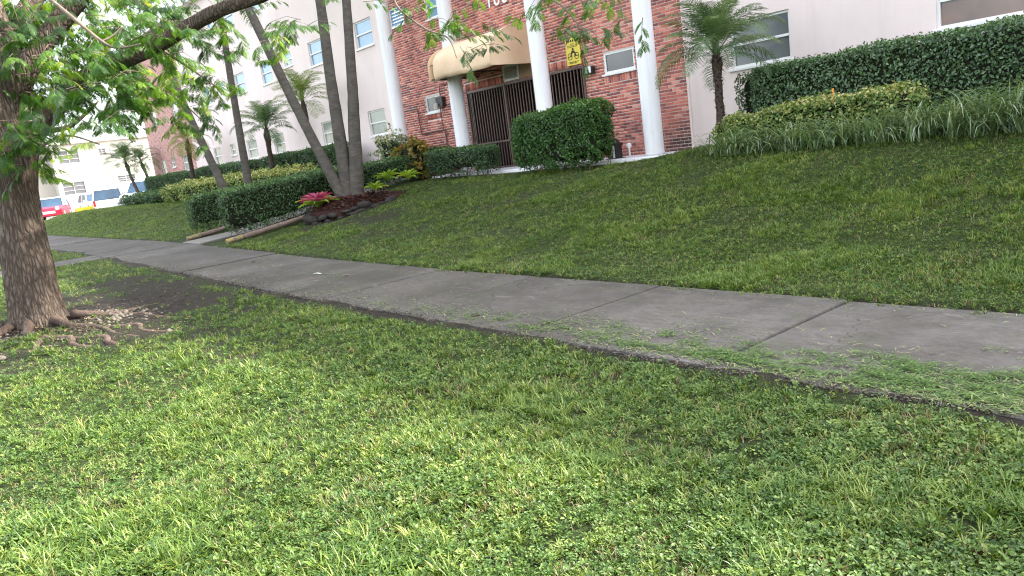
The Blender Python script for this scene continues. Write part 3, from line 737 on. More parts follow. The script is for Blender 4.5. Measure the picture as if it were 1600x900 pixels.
cd = thing('conduit', (-19.2, 12.97, 2.2), 'thin brown conduit pipes bending across the red brick left of the entrance', 'pipe')
MB().tube([(-20.9, 12.96, 2.95), (-19.93, 12.96, 2.95), (-19.87, 12.96, 2.89), (-19.85, 12.96, 2.21)], .018, 6).build('pipe', MAT['conduit'], cd)
MB().tube([(-19.95, 12.955, 2.19), (-18.62, 12.955, 2.20), (-18.58, 12.955, 2.16), (-18.55, 12.955, 1.0)], .024, 6).build('pipe', MAT['conduit'], cd)
MB().tube([(-17.8, 12.95, 3.44), (-18.5, 12.95, 3.45), (-18.56, 12.95, 3.4), (-18.6, 12.95, 2.9)], .014, 6).build('pipe', MAT['conduit'], cd)
MB().tube([(-18.66, 12.95, 2.84), (-18.66, 12.95, 2.2)], .014, 6).build('pipe', MAT['conduit'], cd)
# lantern, bin beside the porch shrub
lt = thing('lantern', (-11.35, 12.2, .93), 'black lantern with pale panes on the porch beside the clipped shrub', 'lantern')
MB().box(-11.5, -11.2, 12.05, 12.35, .932, .97).box(-11.47, -11.23, 12.08, 12.32, 1.22, 1.28).lathe((-11.35, 12.2, 1.28), [(.12, 0), (.09, .06), (.02, .1)], 12).build('frame', MAT['black'], lt)
for dx in (-.08, .06): MB().box(-11.35+dx-.03, -11.35+dx+.03, 12.075, 12.079, .972, 1.218).build('pane', MAT['white_plastic'], lt)
MB().box(-11.45, -11.25, 12.1, 12.3, .971, 1.219).build('glass_box', MAT['black'], lt)
bn = thing('plant_pot', (-11.85, 12.1, .93), 'dark green pot on the porch between shrub and lantern', 'pot')
MB().lathe((-11.85, 12.1, .932), [(.13, 0), (.17, .28), (.19, .29), (.19, .34), (.16, .34)], 16).build('pot', MAT['green_plastic'], bn)
gl = tag(MB().lathe((-11.0, 12.25, .932), [(.02, 0), (.02, .2), (.05, .23), (.06, .27), (.04, .31), (.01, .32)], 14).build('garden_light', MAT['white_plastic'], smooth=True), 'small white globe light on a post by the last column', 'garden light')

# ------------------------------------------------------------------ vegetation builders
def unit(v): return v/np.maximum(np.linalg.norm(v, axis=-1, keepdims=True), 1e-9)
def leaf_cloud(P, Nn, size, tilt=.7, asp=.28, fold=.12, droop=.1):
    n = len(P)
    nn = unit(Nn + tilt*rng.normal(size=(n, 3)))
    ax = unit(np.cross(nn, rng.normal(size=(n, 3)))); sd = np.cross(nn, ax)
    Ls = (size*(.65+.7*rng.random(n)))[:, None]
    a = P - ax*Ls*.5; t = P + ax*Ls*.5 - nn*Ls*droop
    l = P + sd*Ls*asp + nn*Ls*fold; r_ = P - sd*Ls*asp + nn*Ls*fold
    V = np.stack([a, r_, t, l], 1).reshape(-1, 3)
    b = np.arange(n)[:, None]*4
    F = np.concatenate([b+[0, 1, 2], b+[0, 2, 3]], 1).reshape(-1, 3)
    return V, F
def superbox(n, half, k):
    h = np.asarray(half); areas = np.array([h[1]*h[2]]*2+[h[0]*h[2]]*2+[h[0]*h[1]]*2); areas[4] *= .25
    f = rng.choice(6, n, p=areas/areas.sum()); q = rng.uniform(-1, 1, (n, 3))
    axn = np.array([0, 0, 1, 1, 2, 2])[f]; sg_ = np.array([-1, 1, -1, 1, -1, 1])[f]
    q[np.arange(n), axn] = sg_
    s_ = (np.abs(q)**k).sum(1)**(1/k); q = q/s_[:, None]
    nn = unit(np.sign(q)*np.abs(q)**(k-1)/h); return q, nn
def hedge(name, label, cat, x0, x1, y0, y1, zt0, zt1, zb, mat, size=.045, dens=1500, k=9, group=None, along='x', stems=True, holes=.0, depth=.09, lump=.05, thing_ref=None):
    """clipped hedge: leaves over a soft-cornered block, twiggy inside, stems to the ground; top runs from zt0 to zt1 along its length"""
    cx_, cy_ = (x0+x1)/2, (y0+y1)/2; hx, hy = (x1-x0)/2, (y1-y0)/2
    ztm = (zt0+zt1)/2; gm = gzf(cx_, cy_)
    root = thing(name, (cx_, cy_, gm), label, cat, group)
    def zt(X, Y):
        t = (X-x0)/(x1-x0) if along == 'x' else (Y-y0)/(y1-y0); return zt0+(zt1-zt0)*t
    hz = (ztm-zb-gm)/2
    area = 2*(4*hx*hz+4*hy*hz)+4*hx*hy; n = int(area*dens)
    q, nn = superbox(n, (hx, hy, hz), k)
    X = cx_+q[:, 0]*hx; Y = cy_+q[:, 1]*hy
    top = zt(X, Y); bot = gz(X, Y)+zb
    Z = bot+(top-bot)*(q[:, 2]+1)/2
    dn = (vnoise(X*1.0+Z*.7, Y+Z*1.3, 3.0, 7)-.5)*2*lump + (vnoise(X+Z, Y-Z, 9.0, 8)-.5)*lump
    inset = -rng.exponential(depth*.45, n) + rng.random(n)**6*.05
    P = np.stack([X, Y, Z], 1) + nn*(dn+inset)[:, None]
    keep = np.ones(n, bool)
    if holes:
        hn_ = vnoise(X*1.3+Z, Y*1.3+Z*.8, 5, 11); keep &= ~((hn_ < holes) & (Z < bot+(top-bot)*.45) & (rng.random(n) < .85))
        keep &= ~((rng.random(n) < .5) & (Z < bot+.10))
    P, nn = P[keep], nn[keep]
    V, F = leaf_cloud(P, nn, size)
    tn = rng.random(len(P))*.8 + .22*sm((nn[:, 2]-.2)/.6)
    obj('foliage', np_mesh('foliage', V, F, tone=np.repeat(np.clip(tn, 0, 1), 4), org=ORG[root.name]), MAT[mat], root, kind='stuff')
    # twiggy core
    g = np.linspace(-1, 1, 9); c_in = .11
    cv_, cf = [], []
    for axn in range(3):
        for s_ in (-1, 1):
            A, B = np.meshgrid(g, g, indexing='ij'); Q = np.zeros((81, 3)); oth = [i for i in range(3) if i != axn]
            Q[:, axn] = s_; Q[:, oth[0]] = A.ravel(); Q[:, oth[1]] = B.ravel()
            Q /= ((np.abs(Q)**k).sum(1)**(1/k))[:, None]
            X = cx_+Q[:, 0]*(hx-c_in); Y = cy_+Q[:, 1]*(hy-c_in); t_, b_ = zt(X, Y)-c_in, gz(X, Y)+zb+c_in*(1.6 if holes else .6)
            Z = b_+(t_-b_)*(Q[:, 2]+1)/2; o_ = len(cv_)*81; cv_.append(np.stack([X, Y, Z], 1))
            i2 = np.arange(81).reshape(9, 9)+o_; f4 = np.stack([i2[:-1, :-1], i2[1:, :-1], i2[1:, 1:], i2[:-1, 1:]], -1).reshape(-1, 4); cf.append(f4)
    obj('twigs', np_mesh('twigs', np.concatenate(cv_), np.concatenate(cf), org=ORG[root.name]), MAT['core'], root)
    if stems:
        mb = MB(); L_ = max(x1-x0, y1-y0); m_ = max(3, int(L_/.28))
        for i in range(m_):
            t = (i+.5)/m_
            for _ in range(2):
                sx_ = x0+(x1-x0)*(t if along == 'x' else random.uniform(.3, .7)); sy_ = y0+(y1-y0)*(t if along == 'y' else random.uniform(.3, .7))
                sx_ += random.uniform(-.08, .08); sy_ += random.uniform(-.08, .08); z0 = gzf(sx_, sy_)-.03
                mb.tube([(sx_, sy_, z0), (sx_+random.uniform(-.06, .06), sy_+random.uniform(-.06, .06), z0+zb*.7+.05), (sx_+random.uniform(-.14, .14), sy_+random.uniform(-.14, .14), z0+zb+.3)], [.014, .011, .007], 5)
        mb.build('stems', MAT['twig'], root, kind='stuff')
    return root

HG = 'clipped green hedges lining the entrance walk'
hedge('hedge', 'long clipped dark green hedge beside the near timber log', 'hedge', -18.8, -18.15, 6.15, 12.1, 1.36, 1.62, .09, 'hedge_leaf', .05, 1500, group=HG, along='y', holes=.30)
hedge('hedge', 'clipped green hedge on the far side of the walk behind the far timber log', 'hedge', -21.55, -20.85, 6.2, 11.3, 1.30, 1.60, .14, 'hedge_leaf', .05, 1300, group=HG, along='y', holes=.15)
hedge('hedge', 'short clipped hedge in front of the barred gate', 'hedge', -17.25, -14.6, 11.15, 11.75, 1.62, 1.60, .10, 'hedge_leaf', .045, 1700, group=HG, holes=.30)
hedge('hedge', 'low clipped hedge running along the brick wall under the conduit', 'hedge', -20.6, -17.9, 12.15, 12.7, 1.72, 1.72, .1, 'hedge_leaf', .045, 1300, group=HG)
HB = 'clipped hedges against the pink and brick walls'
hedge('hedge', 'tall dense dark hedge under the wide window at the right', 'hedge', -8.05, 3.2, 11.75, 12.55, 2.29, 2.29, .06, 'glare_hedge_leaf', .055, 1500, group=HB, k=12, lump=.04, holes=.10, stems=False)
hedge('hedge', 'clipped hedge under the pink wall windows beside the curved palm trunk', 'hedge', -30.2, -22.9, 11.75, 12.5, 2.30, 2.30, .05, 'hedge_leaf', .06, 900, group=HB, stems=False)
hedge('hedge', 'clipped hedge between the brick wing and the pink wall behind leaning palms', 'hedge', -38.6, -30.7, 11.75, 12.5, 2.36, 2.28, .05, 'hedge_leaf', .06, 700, group=HB, stems=False)
hedge('hedge', 'clipped hedge in front of the far red brick wing', 'hedge', -47.6, -39.3, 11.75, 12.5, 2.36, 2.33, .05, 'hedge_leaf', .07, 500, group=HB, stems=False)
hedge('clipped_shrub', 'big rounded clipped green shrub standing between two white columns', 'shrub', -13.35, -10.75, 10.95, 11.75, 2.12, 2.22, .07, 'ficus_leaf', .055, 2300, k=5, holes=.42, lump=.08, depth=.13)
hedge('variegated_hedge', 'low yellow and green variegated hedge in front of the tall dark hedge', 'hedge', -8.25, -4.75, 11.15, 11.74, 1.52, 1.72, .02, 'var_leaf', .06, 1900, k=4, lump=.07, depth=.16, stems=False)
hedge('variegated_hedge', 'long yellow and green variegated hedge beyond the walk around leaning palm trunks', 'hedge', -38.5, -22.3, 9.9, 11.2, 1.72, 1.72, .02, 'var_leaf', .09, 420, k=5, lump=.14, depth=.16, stems=False)
hedge('low_bush', 'low dark bush with yellow tipped top at the left lawn edge', 'shrub', -47.5, -39.2, 10.2, 11.5, 1.46, 1.5, .02, 'hedge_leaf', .09, 350, k=4, lump=.2, depth=.2, stems=False)
hedge('croton_shrub', 'yellow and red croton shrub by the first white column', 'shrub', -18.95, -18.0, 11.3, 12.0, 1.95, 2.05, .1, 'croton_leaf', .13, 380, k=3, lump=.3, depth=.3)
hedge('variegated_shrub', 'pale white variegated shrub against the base of the first white column', 'shrub', -19.95, -19.15, 11.3, 11.95, 2.25, 2.2, .1, 'white_var_leaf', .10, 420, k=3, lump=.35, depth=.3)

# strap leaved border in front of the right hedge
def strap_border(name, label, spots, hgt, nleaf, mat, cat, wid=.016):
    Vs, Fs, Ts = [], [], []; o_ = 0
    for (x, y, s_) in spots:
        z0 = gzf(x, y)-.02
        for _ in range(nleaf):
            az = rng.uniform(0, 2*math.pi); Lf = hgt*s_*rng.uniform(.75, 1.25); el = rng.uniform(.7, 1.4); dr = rng.uniform(2.1, 3.9)
            m_ = 6; p = np.zeros((m_, 3)); p[0] = (x+rng.normal()*.04, y+rng.normal()*.04, z0); a = el
            for i in range(1, m_):
                st = Lf/(m_-1); p[i] = p[i-1]+[st*math.cos(a)*math.cos(az), st*math.cos(a)*math.sin(az), st*math.sin(a)]; a -= dr/(m_-1)*(i/m_*1.6)
            sd = np.array([-math.sin(az), math.cos(az), 0]); wd = wid*np.array([.7, 1, 1, .85, .6, .08])
            v = np.empty((2*m_, 3)); v[0::2] = p-sd*wd[:, None]/2; v[1::2] = p+sd*wd[:, None]/2+[0, 0, .003]
            Vs.append(v); i2 = np.arange(m_-1)*2+o_; Fs.append(np.stack([i2, i2+1, i2+3, i2+2], 1)); o_ += 2*m_
            Ts.append(np.full(2*m_, np.clip(rng.normal(.5, .25), 0, 1)))
    me = np_mesh(name, np.concatenate(Vs), np.concatenate(Fs), tone=np.concatenate(Ts))
    return tag(obj(name, me, MAT[mat]), label, None, None, 'stuff')
sp_ = [(rng.uniform(-7.95, 3.0), y+rng.normal()*.05, 1+.25*sm((x_+5)/4)) for x_ in np.linspace(-8, 3, 150) for y in (10.72, 10.92, 11.1)]
sp_ = [(x, y, 1+.34*float(sm((x+5.4)/1.5))) for (x, y, s_) in sp_]
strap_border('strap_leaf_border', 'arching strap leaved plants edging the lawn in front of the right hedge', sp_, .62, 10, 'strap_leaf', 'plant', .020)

# ------------------------------------------------------------------ palms
def frond_mesh(Lr, nl, ll, droop, a0, seed, wid=.016, sag=.9):
    r_ = np.random.default_rng(seed); m_ = 14; p = np.zeros((m_, 3)); a = a0
    for i in range(1, m_):
        st = Lr/(m_-1); p[i] = p[i-1]+[st*math.cos(a), 0, st*math.sin(a)]; a -= droop/(m_-1)*(.5+i/m_)
    Vs, Fs = [], []; o_ = 0
    w_ = np.linspace(.012, .003, m_)*max(1, Lr/1.2)
    v = np.empty((2*m_, 3)); v[0::2] = p-np.array([0, 1, 0])*w_[:, None]; v[1::2] = p+np.array([0, 1, 0])*w_[:, None]
    Vs.append(v); i2 = np.arange(m_-1)*2; Fs.append(np.stack([i2, i2+1, i2+3, i2+2], 1)); o_ = 2*m_
    for i in range(nl):
        t = .16+.84*(i+.5)/nl; f = t*(m_-1); k = min(int(f), m_-2); q = p[k]+(p[k+1]-p[k])*(f-k); tg = unit(p[k+1]-p[k])
        for s_ in (-1, 1):
            l_ = ll*(.35+.9*math.sin(math.pi*min(1, .12+.86*t))**.8)*r_.uniform(.85, 1.1)*(1 if t < .9 else .75)
            d = unit(tg*r_.uniform(.55, .85)+np.array([0, s_, 0])*1.0+np.array([0, 0, r_.uniform(.0, .35)]))
            pts = [q]
            for e in (.5, .5):
                pts.append(pts[-1]+d*l_*e); d = unit(d+np.array([0, 0, -sag*r_.uniform(.6, 1.2)]))
            nrm = unit(np.cross(d, [tg[0], 0.001, tg[2]])); ww = tg*wid/2
            v = np.array([pts[0]-ww*.6, pts[0]+ww*.6, pts[1]-ww, pts[1]+ww, pts[2]-ww*.12, pts[2]+ww*.12])
            Vs.append(v); Fs.append(np.array([[o_, o_+1, o_+3, o_+2], [o_+2, o_+3, o_+5, o_+4]])); o_ += 6
    return np_mesh('frond', np.concatenate(Vs), np.concatenate(Fs))
FR = [frond_mesh(1.05, 44, .23, 1.6, .5, 1, .014), frond_mesh(1.15, 48, .26, 2.0, .55, 2, .014), frond_mesh(.95, 42, .24, 1.3, .45, 3, .014)]
FL = [frond_mesh(1.05, 40, .24, 1.6, .5, 11, .012), frond_mesh(1.1, 42, .25, 2.0, .5, 12, .012)]
FY_ = [frond_mesh(1.1, 40, .26, 2.3, .5, 4), frond_mesh(1.2, 40, .26, 2.6, .4, 5)]
RF = [frond_mesh(2.3, 46, .5, 1.9, .6, 6, .035), frond_mesh(2.5, 46, .55, 2.2, .5, 7, .035)]
for me in FL: me.materials.append(MAT['frond_light'])
for me in FR+RF: me.materials.append(MAT['frond'])
for me in FY_: me.materials.append(MAT['frond_yellow'])
def crown_fronds(root, c, n, meshes, sc, lo=-25, hi=80):
    rel = Vector(c)-Vector(ORG[root.name])
    for i in range(n):
        t = (i+.5)/n; az = i*2.39996+random.uniform(-.2, .2); el = R(lo+(hi-lo)*t**.85)
        o = bpy.data.objects.new('frond', meshes[i % len(meshes)]); link(o, root)
        out = Vector((math.cos(az), math.sin(az), 0))*.05*sc
        o.location = rel+out+Vector((0, 0, -.16*sc*(1-t)+.03)); o.rotation_euler = Euler((random.uniform(-.2, .2), -el, az), 'XYZ')
        s_ = sc*random.uniform(.88, 1.08)*(1-.25*max(0, t-.75)/.25); o.scale = (s_, s_, s_)
def date_palm(label, base, crown, sc, n, meshes, curve=(0, 0), r=.075, group='feathery palms against the building', lo=-25, boots=True):
    b = Vector((base[0], base[1], gzf(base[0], base[1])-.05)) if len(base) == 2 else Vector(base); c = Vector(crown)
    root = thing('feather_palm', tuple(b), label, 'palm tree', group)
    m_ = 15; pts, rad = [], []
    for i in range(m_):
        t = i/(m_-1); p = b.lerp(c, t); k = math.sin(math.pi*t); p = p+Vector((curve[0]*k, curve[1]*k, 0))
        pts.append(p); rad.append(r*(1.25-.35*t if t < .7 else 1+.9*(t-.7)/.3))
    rad[-1] = r*.45; rad[-2] = r*1.1
    tr = MB().tube(pts, rad, 10, warp=lambda an, i, p: 1+.10*math.sin(i*2.1+an*3)).build('trunk', MAT['palm_dark'], root, smooth=True)
    if boots:
        mb = MB()
        for i in range(90):
            t = random.uniform(.1, 1); f = t*(m_-1); k = min(int(f), m_-2); p = pts[k].lerp(pts[k+1], f-k); rr = rad[k]; an = i*2.4
            d = Vector((math.cos(an), math.sin(an), 0)); e = d*(rr+.030)+Vector((0, 0, .045)); s_ = d.cross(Vector((0, 0, 1)))*.02
            q = p+d*rr*.85
            mb.v += [tuple(q-s_), tuple(q+s_), tuple(p+e+s_*.5), tuple(p+e-s_*.5)]; n0 = len(mb.v)-4; mb.f.append((n0, n0+1, n0+2, n0+3))
            mb.v += [tuple(q-s_+Vector((0,0,.03))), tuple(q+s_+Vector((0,0,.03)))]; mb.f.append((n0+3, n0+2, n0+5, n0+4))
        mb.build('leaf_stubs', MAT['palm_dark'], root, kind='stuff')
    crown_fronds(root, c, n, meshes, sc, lo)
    return root
date_palm('feathery green palm with thick rough trunk in front of the wide right window', (-8.2, 11.55), (-8.15, 11.5, 2.68), 1.1, 38, FR, (0, 0), .064)
date_palm('bright green feathery palm on a slender curved trunk before the pink wall', (-22.6, 11.4), (-24.45, 11.5, 3.95), 1.2, 26, FL, (-.55, 0), .07)
date_palm('grey green feathery palm on a short straight trunk left of the curved palm', (-28.1, 11.5), (-27.9, 11.5, 3.35), 1.25, 26, FR, (0, 0), .085)
date_palm('yellowing drooping palm before the brick wing', (-37.0, 11.3), (-36.6, 11.3, 3.65), 1.1, 26, FY_, (0, 0), .09, lo=-45)
date_palm('small leaning palm above the far parked cars with its crown to the left', (-46.2, 11.3), (-48.4, 11.3, 3.5), 1.35, 30, FR, (-.3, 0), .075, lo=-40)
date_palm('small leaning palm just behind the far leaning palm', (-46.0, 12.2), (-47.9, 12.0, 3.35), 1.15, 26, FR, (-.35, 0), .07, lo=-40)

def tall_palm(label, pts, rads, crownshaft_from, ctop, mat, group):
    root = thing('tall_palm', pts[0], label, 'palm tree', group)
    m_ = 26; P_, R_ = [], []
    n_ = len(pts)-1
    for i in range(m_):
        f = i/(m_-1)*n_; k = min(int(f), n_-1); P_.append(Vector(pts[k]).lerp(Vector(pts[k+1]), f-k)); R_.append(rads[k]+(rads[k+1]-rads[k])*(f-k))
    MB().tube(P_, R_, 16, warp=lambda an, i, p: 1+.03*math.sin(i*2.7)+.02*math.sin(an*3+i)).build('trunk', MAT[mat], root, smooth=True)
    d = (P_[-1]-P_[-3]).normalized(); e = P_[-1]+d*1.15
    MB().tube([P_[-1]-d*.03, P_[-1]+d*.3, P_[-1]+d*.8, e], [R_[-1]*1.05, R_[-1]*1.12, R_[-1]*.95, R_[-1]*.6], 14).build('crownshaft', MAT['crownshaft'], root, smooth=True)
    crown_fronds(root, tuple(e), 11, RF, 1.0, 0, 75)
    return root
TP = 'three palms growing together in the mulch bed'
def ext(b, t, k): b, t = np.array(b), np.array(t); return tuple(b+(t-b)*k)
pb1, pt1 = (-17.04, 8.58, .90), (-18.81, 7.81, 5.78); pb2, pt2 = (-16.95, 8.72, .84), (-17.66, 9.21, 5.54); pb3, pt3 = (-16.78, 8.86, .80), (-17.25, 9.69, 5.46)
def under(b, t, dz=.25): b, t = np.array(b), np.array(t); return tuple(b-(t-b)/(t[2]-b[2])*dz)
tall_palm('grey palm trunk leaning left out of the three trunk clump', [under(pb1, pt1), (-17.45, 8.42, 1.9), (-18.0, 8.2, 3.3), pt1, ext(pb1, pt1, 1.45)], [.145, .122, .112, .104, .09], 0, 0, 'palm_trunk', TP)
tall_palm('middle grey palm trunk of the clump with smooth pale bark', [under(pb2, pt2), (-17.15, 8.85, 2.0), (-17.4, 9.0, 3.5), pt2, ext(pb2, pt2, 1.5)], [.175, .155, .132, .115, .10], 0, 0, 'palm_trunk', TP)
tall_palm('upright darker palm trunk on the right of the clump', [under(pb3, pt3), (-16.86, 9.1, 2.2), (-17.0, 9.35, 3.5), pt3, ext(pb3, pt3, 1.5)], [.185, .15, .125, .105, .09], 0, 0, 'palm_trunk', TP)
tall_palm('dark thin palm trunk leaning left near the brick wing', [(-22.0, 7.75, .45), (-22.2, 7.6, 1.37), (-22.75, 7.35, 3.0), (-23.3, 7.1, 4.75), (-23.7, 6.9, 6.8)], [.13, .115, .10, .09, .075], 0, 0, 'palm_trunk', None)
tall_palm('dark upright palm trunk with a yellow green crownshaft behind the hedges', [(-23.75, 9.0, .5), (-23.9, 8.95, 1.35), (-24.3, 9.15, 3.5), (-24.65, 9.35, 5.75)], [.14, .125, .108, .096], 0, 0, 'palm_trunk', None)

# mulch bed with stones around the palms, bromeliads
bed = thing('mulch_bed', (-17.0, 8.8, .4), 'raised bed of red mulch edged by dark stones around the three palms', 'flower bed')
bc = np.array([-16.95, 8.95]); th = np.linspace(0, 2*math.pi, 33)[:-1]
def bed_r(a): return 1.0+.25*math.cos(2*(a-1.4))
rings = [(1.0, .0), (.97, .55), (.6, .80), (.0, .86)]
V = []; F = []
for (f, zz) in rings:
    for a in th:
        rr = bed_r(a)*f; x, y = bc[0]+rr*math.cos(a), bc[1]+rr*math.sin(a)
        V.append((x, y, (gzf(x, y)-.05 if zz == 0 else max(zz, gzf(x, y)+.04) + random.uniform(-.02, .02))))
for i in range(3):
    for k in range(32): F.append((i*32+k, i*32+(k+1) % 32, (i+1)*32+(k+1) % 32, (i+1)*32+k))
obj('mulch', np_mesh('mulch', V, F, True, org=ORG[bed.name]), MAT['mulch'], bed)
V, F = [], []
for _ in range(2600):
    a = rng.uniform(0, 6.283); f = math.sqrt(rng.random())*.97; rr = bed_r(a)*f; x, y = bc[0]+rr*math.cos(a), bc[1]+rr*math.sin(a)
    zz = np.interp(f, [0, .6, .97], [.86, .82, .62]); z = max(zz, gzf(x, y)+.04)+.008; an = rng.uniform(0, 6.283); l_ = rng.uniform(.02, .05); w_ = rng.uniform(.006, .014)
    d = np.array([math.cos(an), math.sin(an), rng.normal()*.35])*l_; q = np.array([-math.sin(an), math.cos(an), rng.normal()*.3])*w_; c = np.array([x, y, z]); n0 = len(V); V += [c-d-q, c+d-q, c+d+q, c-d+q]; F.append((n0, n0+1, n0+2, n0+3))
chm = leafmat('mulch_chips', [(0, (.02, .012, .010)), (.5, (.06, .025, .018)), (1, (.15, .045, .03))], .02)
obj('chips', np_mesh('chips', V, F, tone=np.repeat(rng.random(len(F)), 4), org=ORG[bed.name]), chm, bed, kind='stuff')
def rock_mesh(seed, sx, sy, sz):
    r_ = np.random.default_rng(seed); mb = MB()
    prof = [(.05, -.5), (.75, -.42), (1.0, 0), (.72, .42), (.05, .5)]
    n0 = 8; V = []; F = []
    for (rr, h) in prof:
        for k in range(n0):
            a = 2*math.pi*k/n0; q = 1+r_.uniform(-.2, .2); V.append((sx*rr*q*math.cos(a), sy*rr*q*math.sin(a), sz*h*(1+r_.uniform(-.15, .15))))
    for i in range(4):
        for k in range(n0): F.append((i*n0+k, i*n0+(k+1) % n0, (i+1)*n0+(k+1) % n0, (i+1)*n0+k))
    return np_mesh('stone', V, F)
SM = [rock_mesh(k, .17, .12, .12) for k in range(4)]
for me in SM: me.materials.append(MAT['stone'])
for lay in range(2):
    for k in range(26):
        a = 2*math.pi*(k+.5*(lay % 2))/26+random.uniform(-.05, .05)
        if not (-2.9 < ((a+math.pi) % (2*math.pi))-math.pi < 1.9): continue
        rr = bed_r(a)*(1.04-.015*lay); x, y = bc[0]+rr*math.cos(a), bc[1]+rr*math.sin(a); z = gzf(x, y)+.03+lay*.10
        if z > .62: continue
        o = bpy.data.objects.new('stone', SM[random.randrange(4)]); link(o, bed); o.location = Vector((x, y, z))-Vector(ORG[bed.name])
        o.rotation_euler = (random.uniform(-.2, .2), random.uniform(-.2, .2), a+math.pi/2+random.uniform(-.3, .3)); s_ = random.uniform(.55, 1.3); o.scale = (s_*random.uniform(.8, 1.2), s_, s_*random.uniform(.8, 1.3))
def bromeliad(label, c, sc, n, mat, mat2=None, grp=None):
    root = thing('bromeliad', c, label, 'plant', grp)
    for i in range(n):
        t = i/n; az = i*2.39996; el = .35+1.05*t+random.uniform(-.1, .1); Lf = sc*(1-.35*t)*random.uniform(.85, 1.1); m_ = 6; p = np.zeros((m_, 3)); p[0] = (0, 0, .05); a = el+.35
        for k in range(1, m_):
            st = Lf/(m_-1); p[k] = p[k-1]+[st*math.cos(a)*math.cos(az), st*math.cos(a)*math.sin(az), st*math.sin(a)]; a -= .28
        sd = np.array([-math.sin(az), math.cos(az), 0]); wd = .17*sc*np.array([.6, .9, 1, .9, .6, .1]); V = np.empty((m_*3, 3))
        V[0::3] = p-sd*wd[:, None]/2+[0, 0, .02]; V[1::3] = p-[0, 0, .012]; V[2::3] = p+sd*wd[:, None]/2+[0, 0, .02]
        F = [(3*k+j, 3*k+j+1, 3*k+j+4, 3*k+j+3) for k in range(m_-1) for j in (0, 1)]
        low = mat2 and t < .18
        obj('leaf', np_mesh('leaf', V, F, True, tone=np.full(m_*3, random.random())), MAT[mat2 if low else mat], root)
bromeliad('pink rosette bromeliad at the left end of the mulch bed', (-17.0, 7.92, .62), .60, 56, 'pink_brom', 'green_brom')
GB = 'green bromeliads on the right of the palm clump'
bromeliad('bright green bromeliad right beside the palm trunks', (-16.35, 9.15, .82), .36, 22, 'green_brom', None, GB)
bromeliad('tall green bromeliad against the hedge behind the palms', (-16.75, 9.75, 1.0), .46, 22, 'green_brom', None, GB)
bromeliad('broad green bromeliad at the right end of the bed', (-16.1, 9.95, .97), .42, 20, 'green_brom', None, GB)
bromeliad('small green bromeliad showing between the palm trunks', (-17.35, 8.95, .9), .38, 18, 'green_brom', None, GB)

mk = tag(MB().tube([(-6.0, 11.3, 1.2), (-6.0, 11.3, 1.73)], .006, 6).box(-6.013, -5.987, 11.292, 11.308, 1.68, 1.735).build('marker_stake', flat('orange_plastic', (.75, .28, .04), .5, .1)), 'thin orange marker stake standing in the low variegated hedge', 'stake')
# timber logs edging the walk
def log(label, x, ya, yb):
    root = thing('timber_log', (x, ya, gzf(x, ya)), label, 'log', 'timber logs edging the walk')
    za, zb_ = gzf(x, ya)+.055, gzf(x, yb)+.085
    f = lambda t: (x, ya+(yb-ya)*t, za+(zb_-za)*t)
    MB().tube([f(t) for t in np.linspace(.16, 1, 12)], .062, 12, warp=lambda an, i, p: 1+.05*math.sin(i*1.7+an*2)).build('log', MAT['wood'], root, smooth=True, bevel=.012)
    MB().tube([f(t) for t in np.linspace(0, .158, 4)], .068, 8, warp=lambda an, i, p: 1+.07*math.sin(i*2.9+an*3)).build('painted_end', MAT['yellow_paint'], root, bevel=.015)
log('weathered timber log with worn yellow end on the near side of the walk', -17.8, 5.9, 8.5)
log('weathered timber log with faded yellow end on the far side of the walk', -20.62, 5.85, 8.2)

# ------------------------------------------------------------------ the street tree
tree = thing('street_tree', (-11.9, 1.25, 0), 'big feathery leaved tree with thick furrowed trunk and spreading roots', 'tree')
tw = lambda an, i, p: 1+.055*abs(math.sin(an*6.5+.5*math.sin(p.z*3.1)+.3*math.sin(p.z*8)))+.04*abs(math.sin(an*13+.9*math.sin(p.z*4.3)))+.015*math.sin(an*29+p.z*7)+.04*math.sin(an*3+p.z*1.3)-.04
tp = [(-11.82, 1.29, -.08), (-11.82, 1.29, .03), (-11.84, 1.3, .15), (-11.87, 1.31, .35), (-11.93, 1.33, .7), (-12.04, 1.36, 1.2), (-12.13, 1.4, 1.8), (-12.18, 1.45, 2.3), (-12.2, 1.52, 2.75), (-12.3, 1.6, 3.3), (-12.45, 1.6, 4.0), (-12.6, 1.55, 5.2), (-12.7, 1.4, 6.5)]
tr_ = [.40, .37, .33, .305, .29, .275, .27, .33, .35, .29, .25, .19, .09]
def smooth_path(pts, rad, m_):
    pts = [Vector(p) for p in pts]; P_, R_ = [], []
    n_ = len(pts)-1
    for i in range(m_):
        f = i/(m_-1)*n_; k = min(int(f), n_-1); t = f-k
        p0, p1, p2, p3 = pts[max(k-1, 0)], pts[k], pts[k+1], pts[min(k+2, n_)]
        P_.append(.5*((2*p1)+(p2-p0)*t+(2*p0-5*p1+4*p2-p3)*t*t+(3*p1-p0-3*p2+p3)*t**3)); R_.append(rad[k]+(rad[k+1]-rad[k])*t)
    return P_, R_
a_, b_ = smooth_path(tp, tr_, 150)
trunk = MB().tube(a_, b_, 110, warp=tw).build('trunk', MAT['bark'], tree, smooth=True)
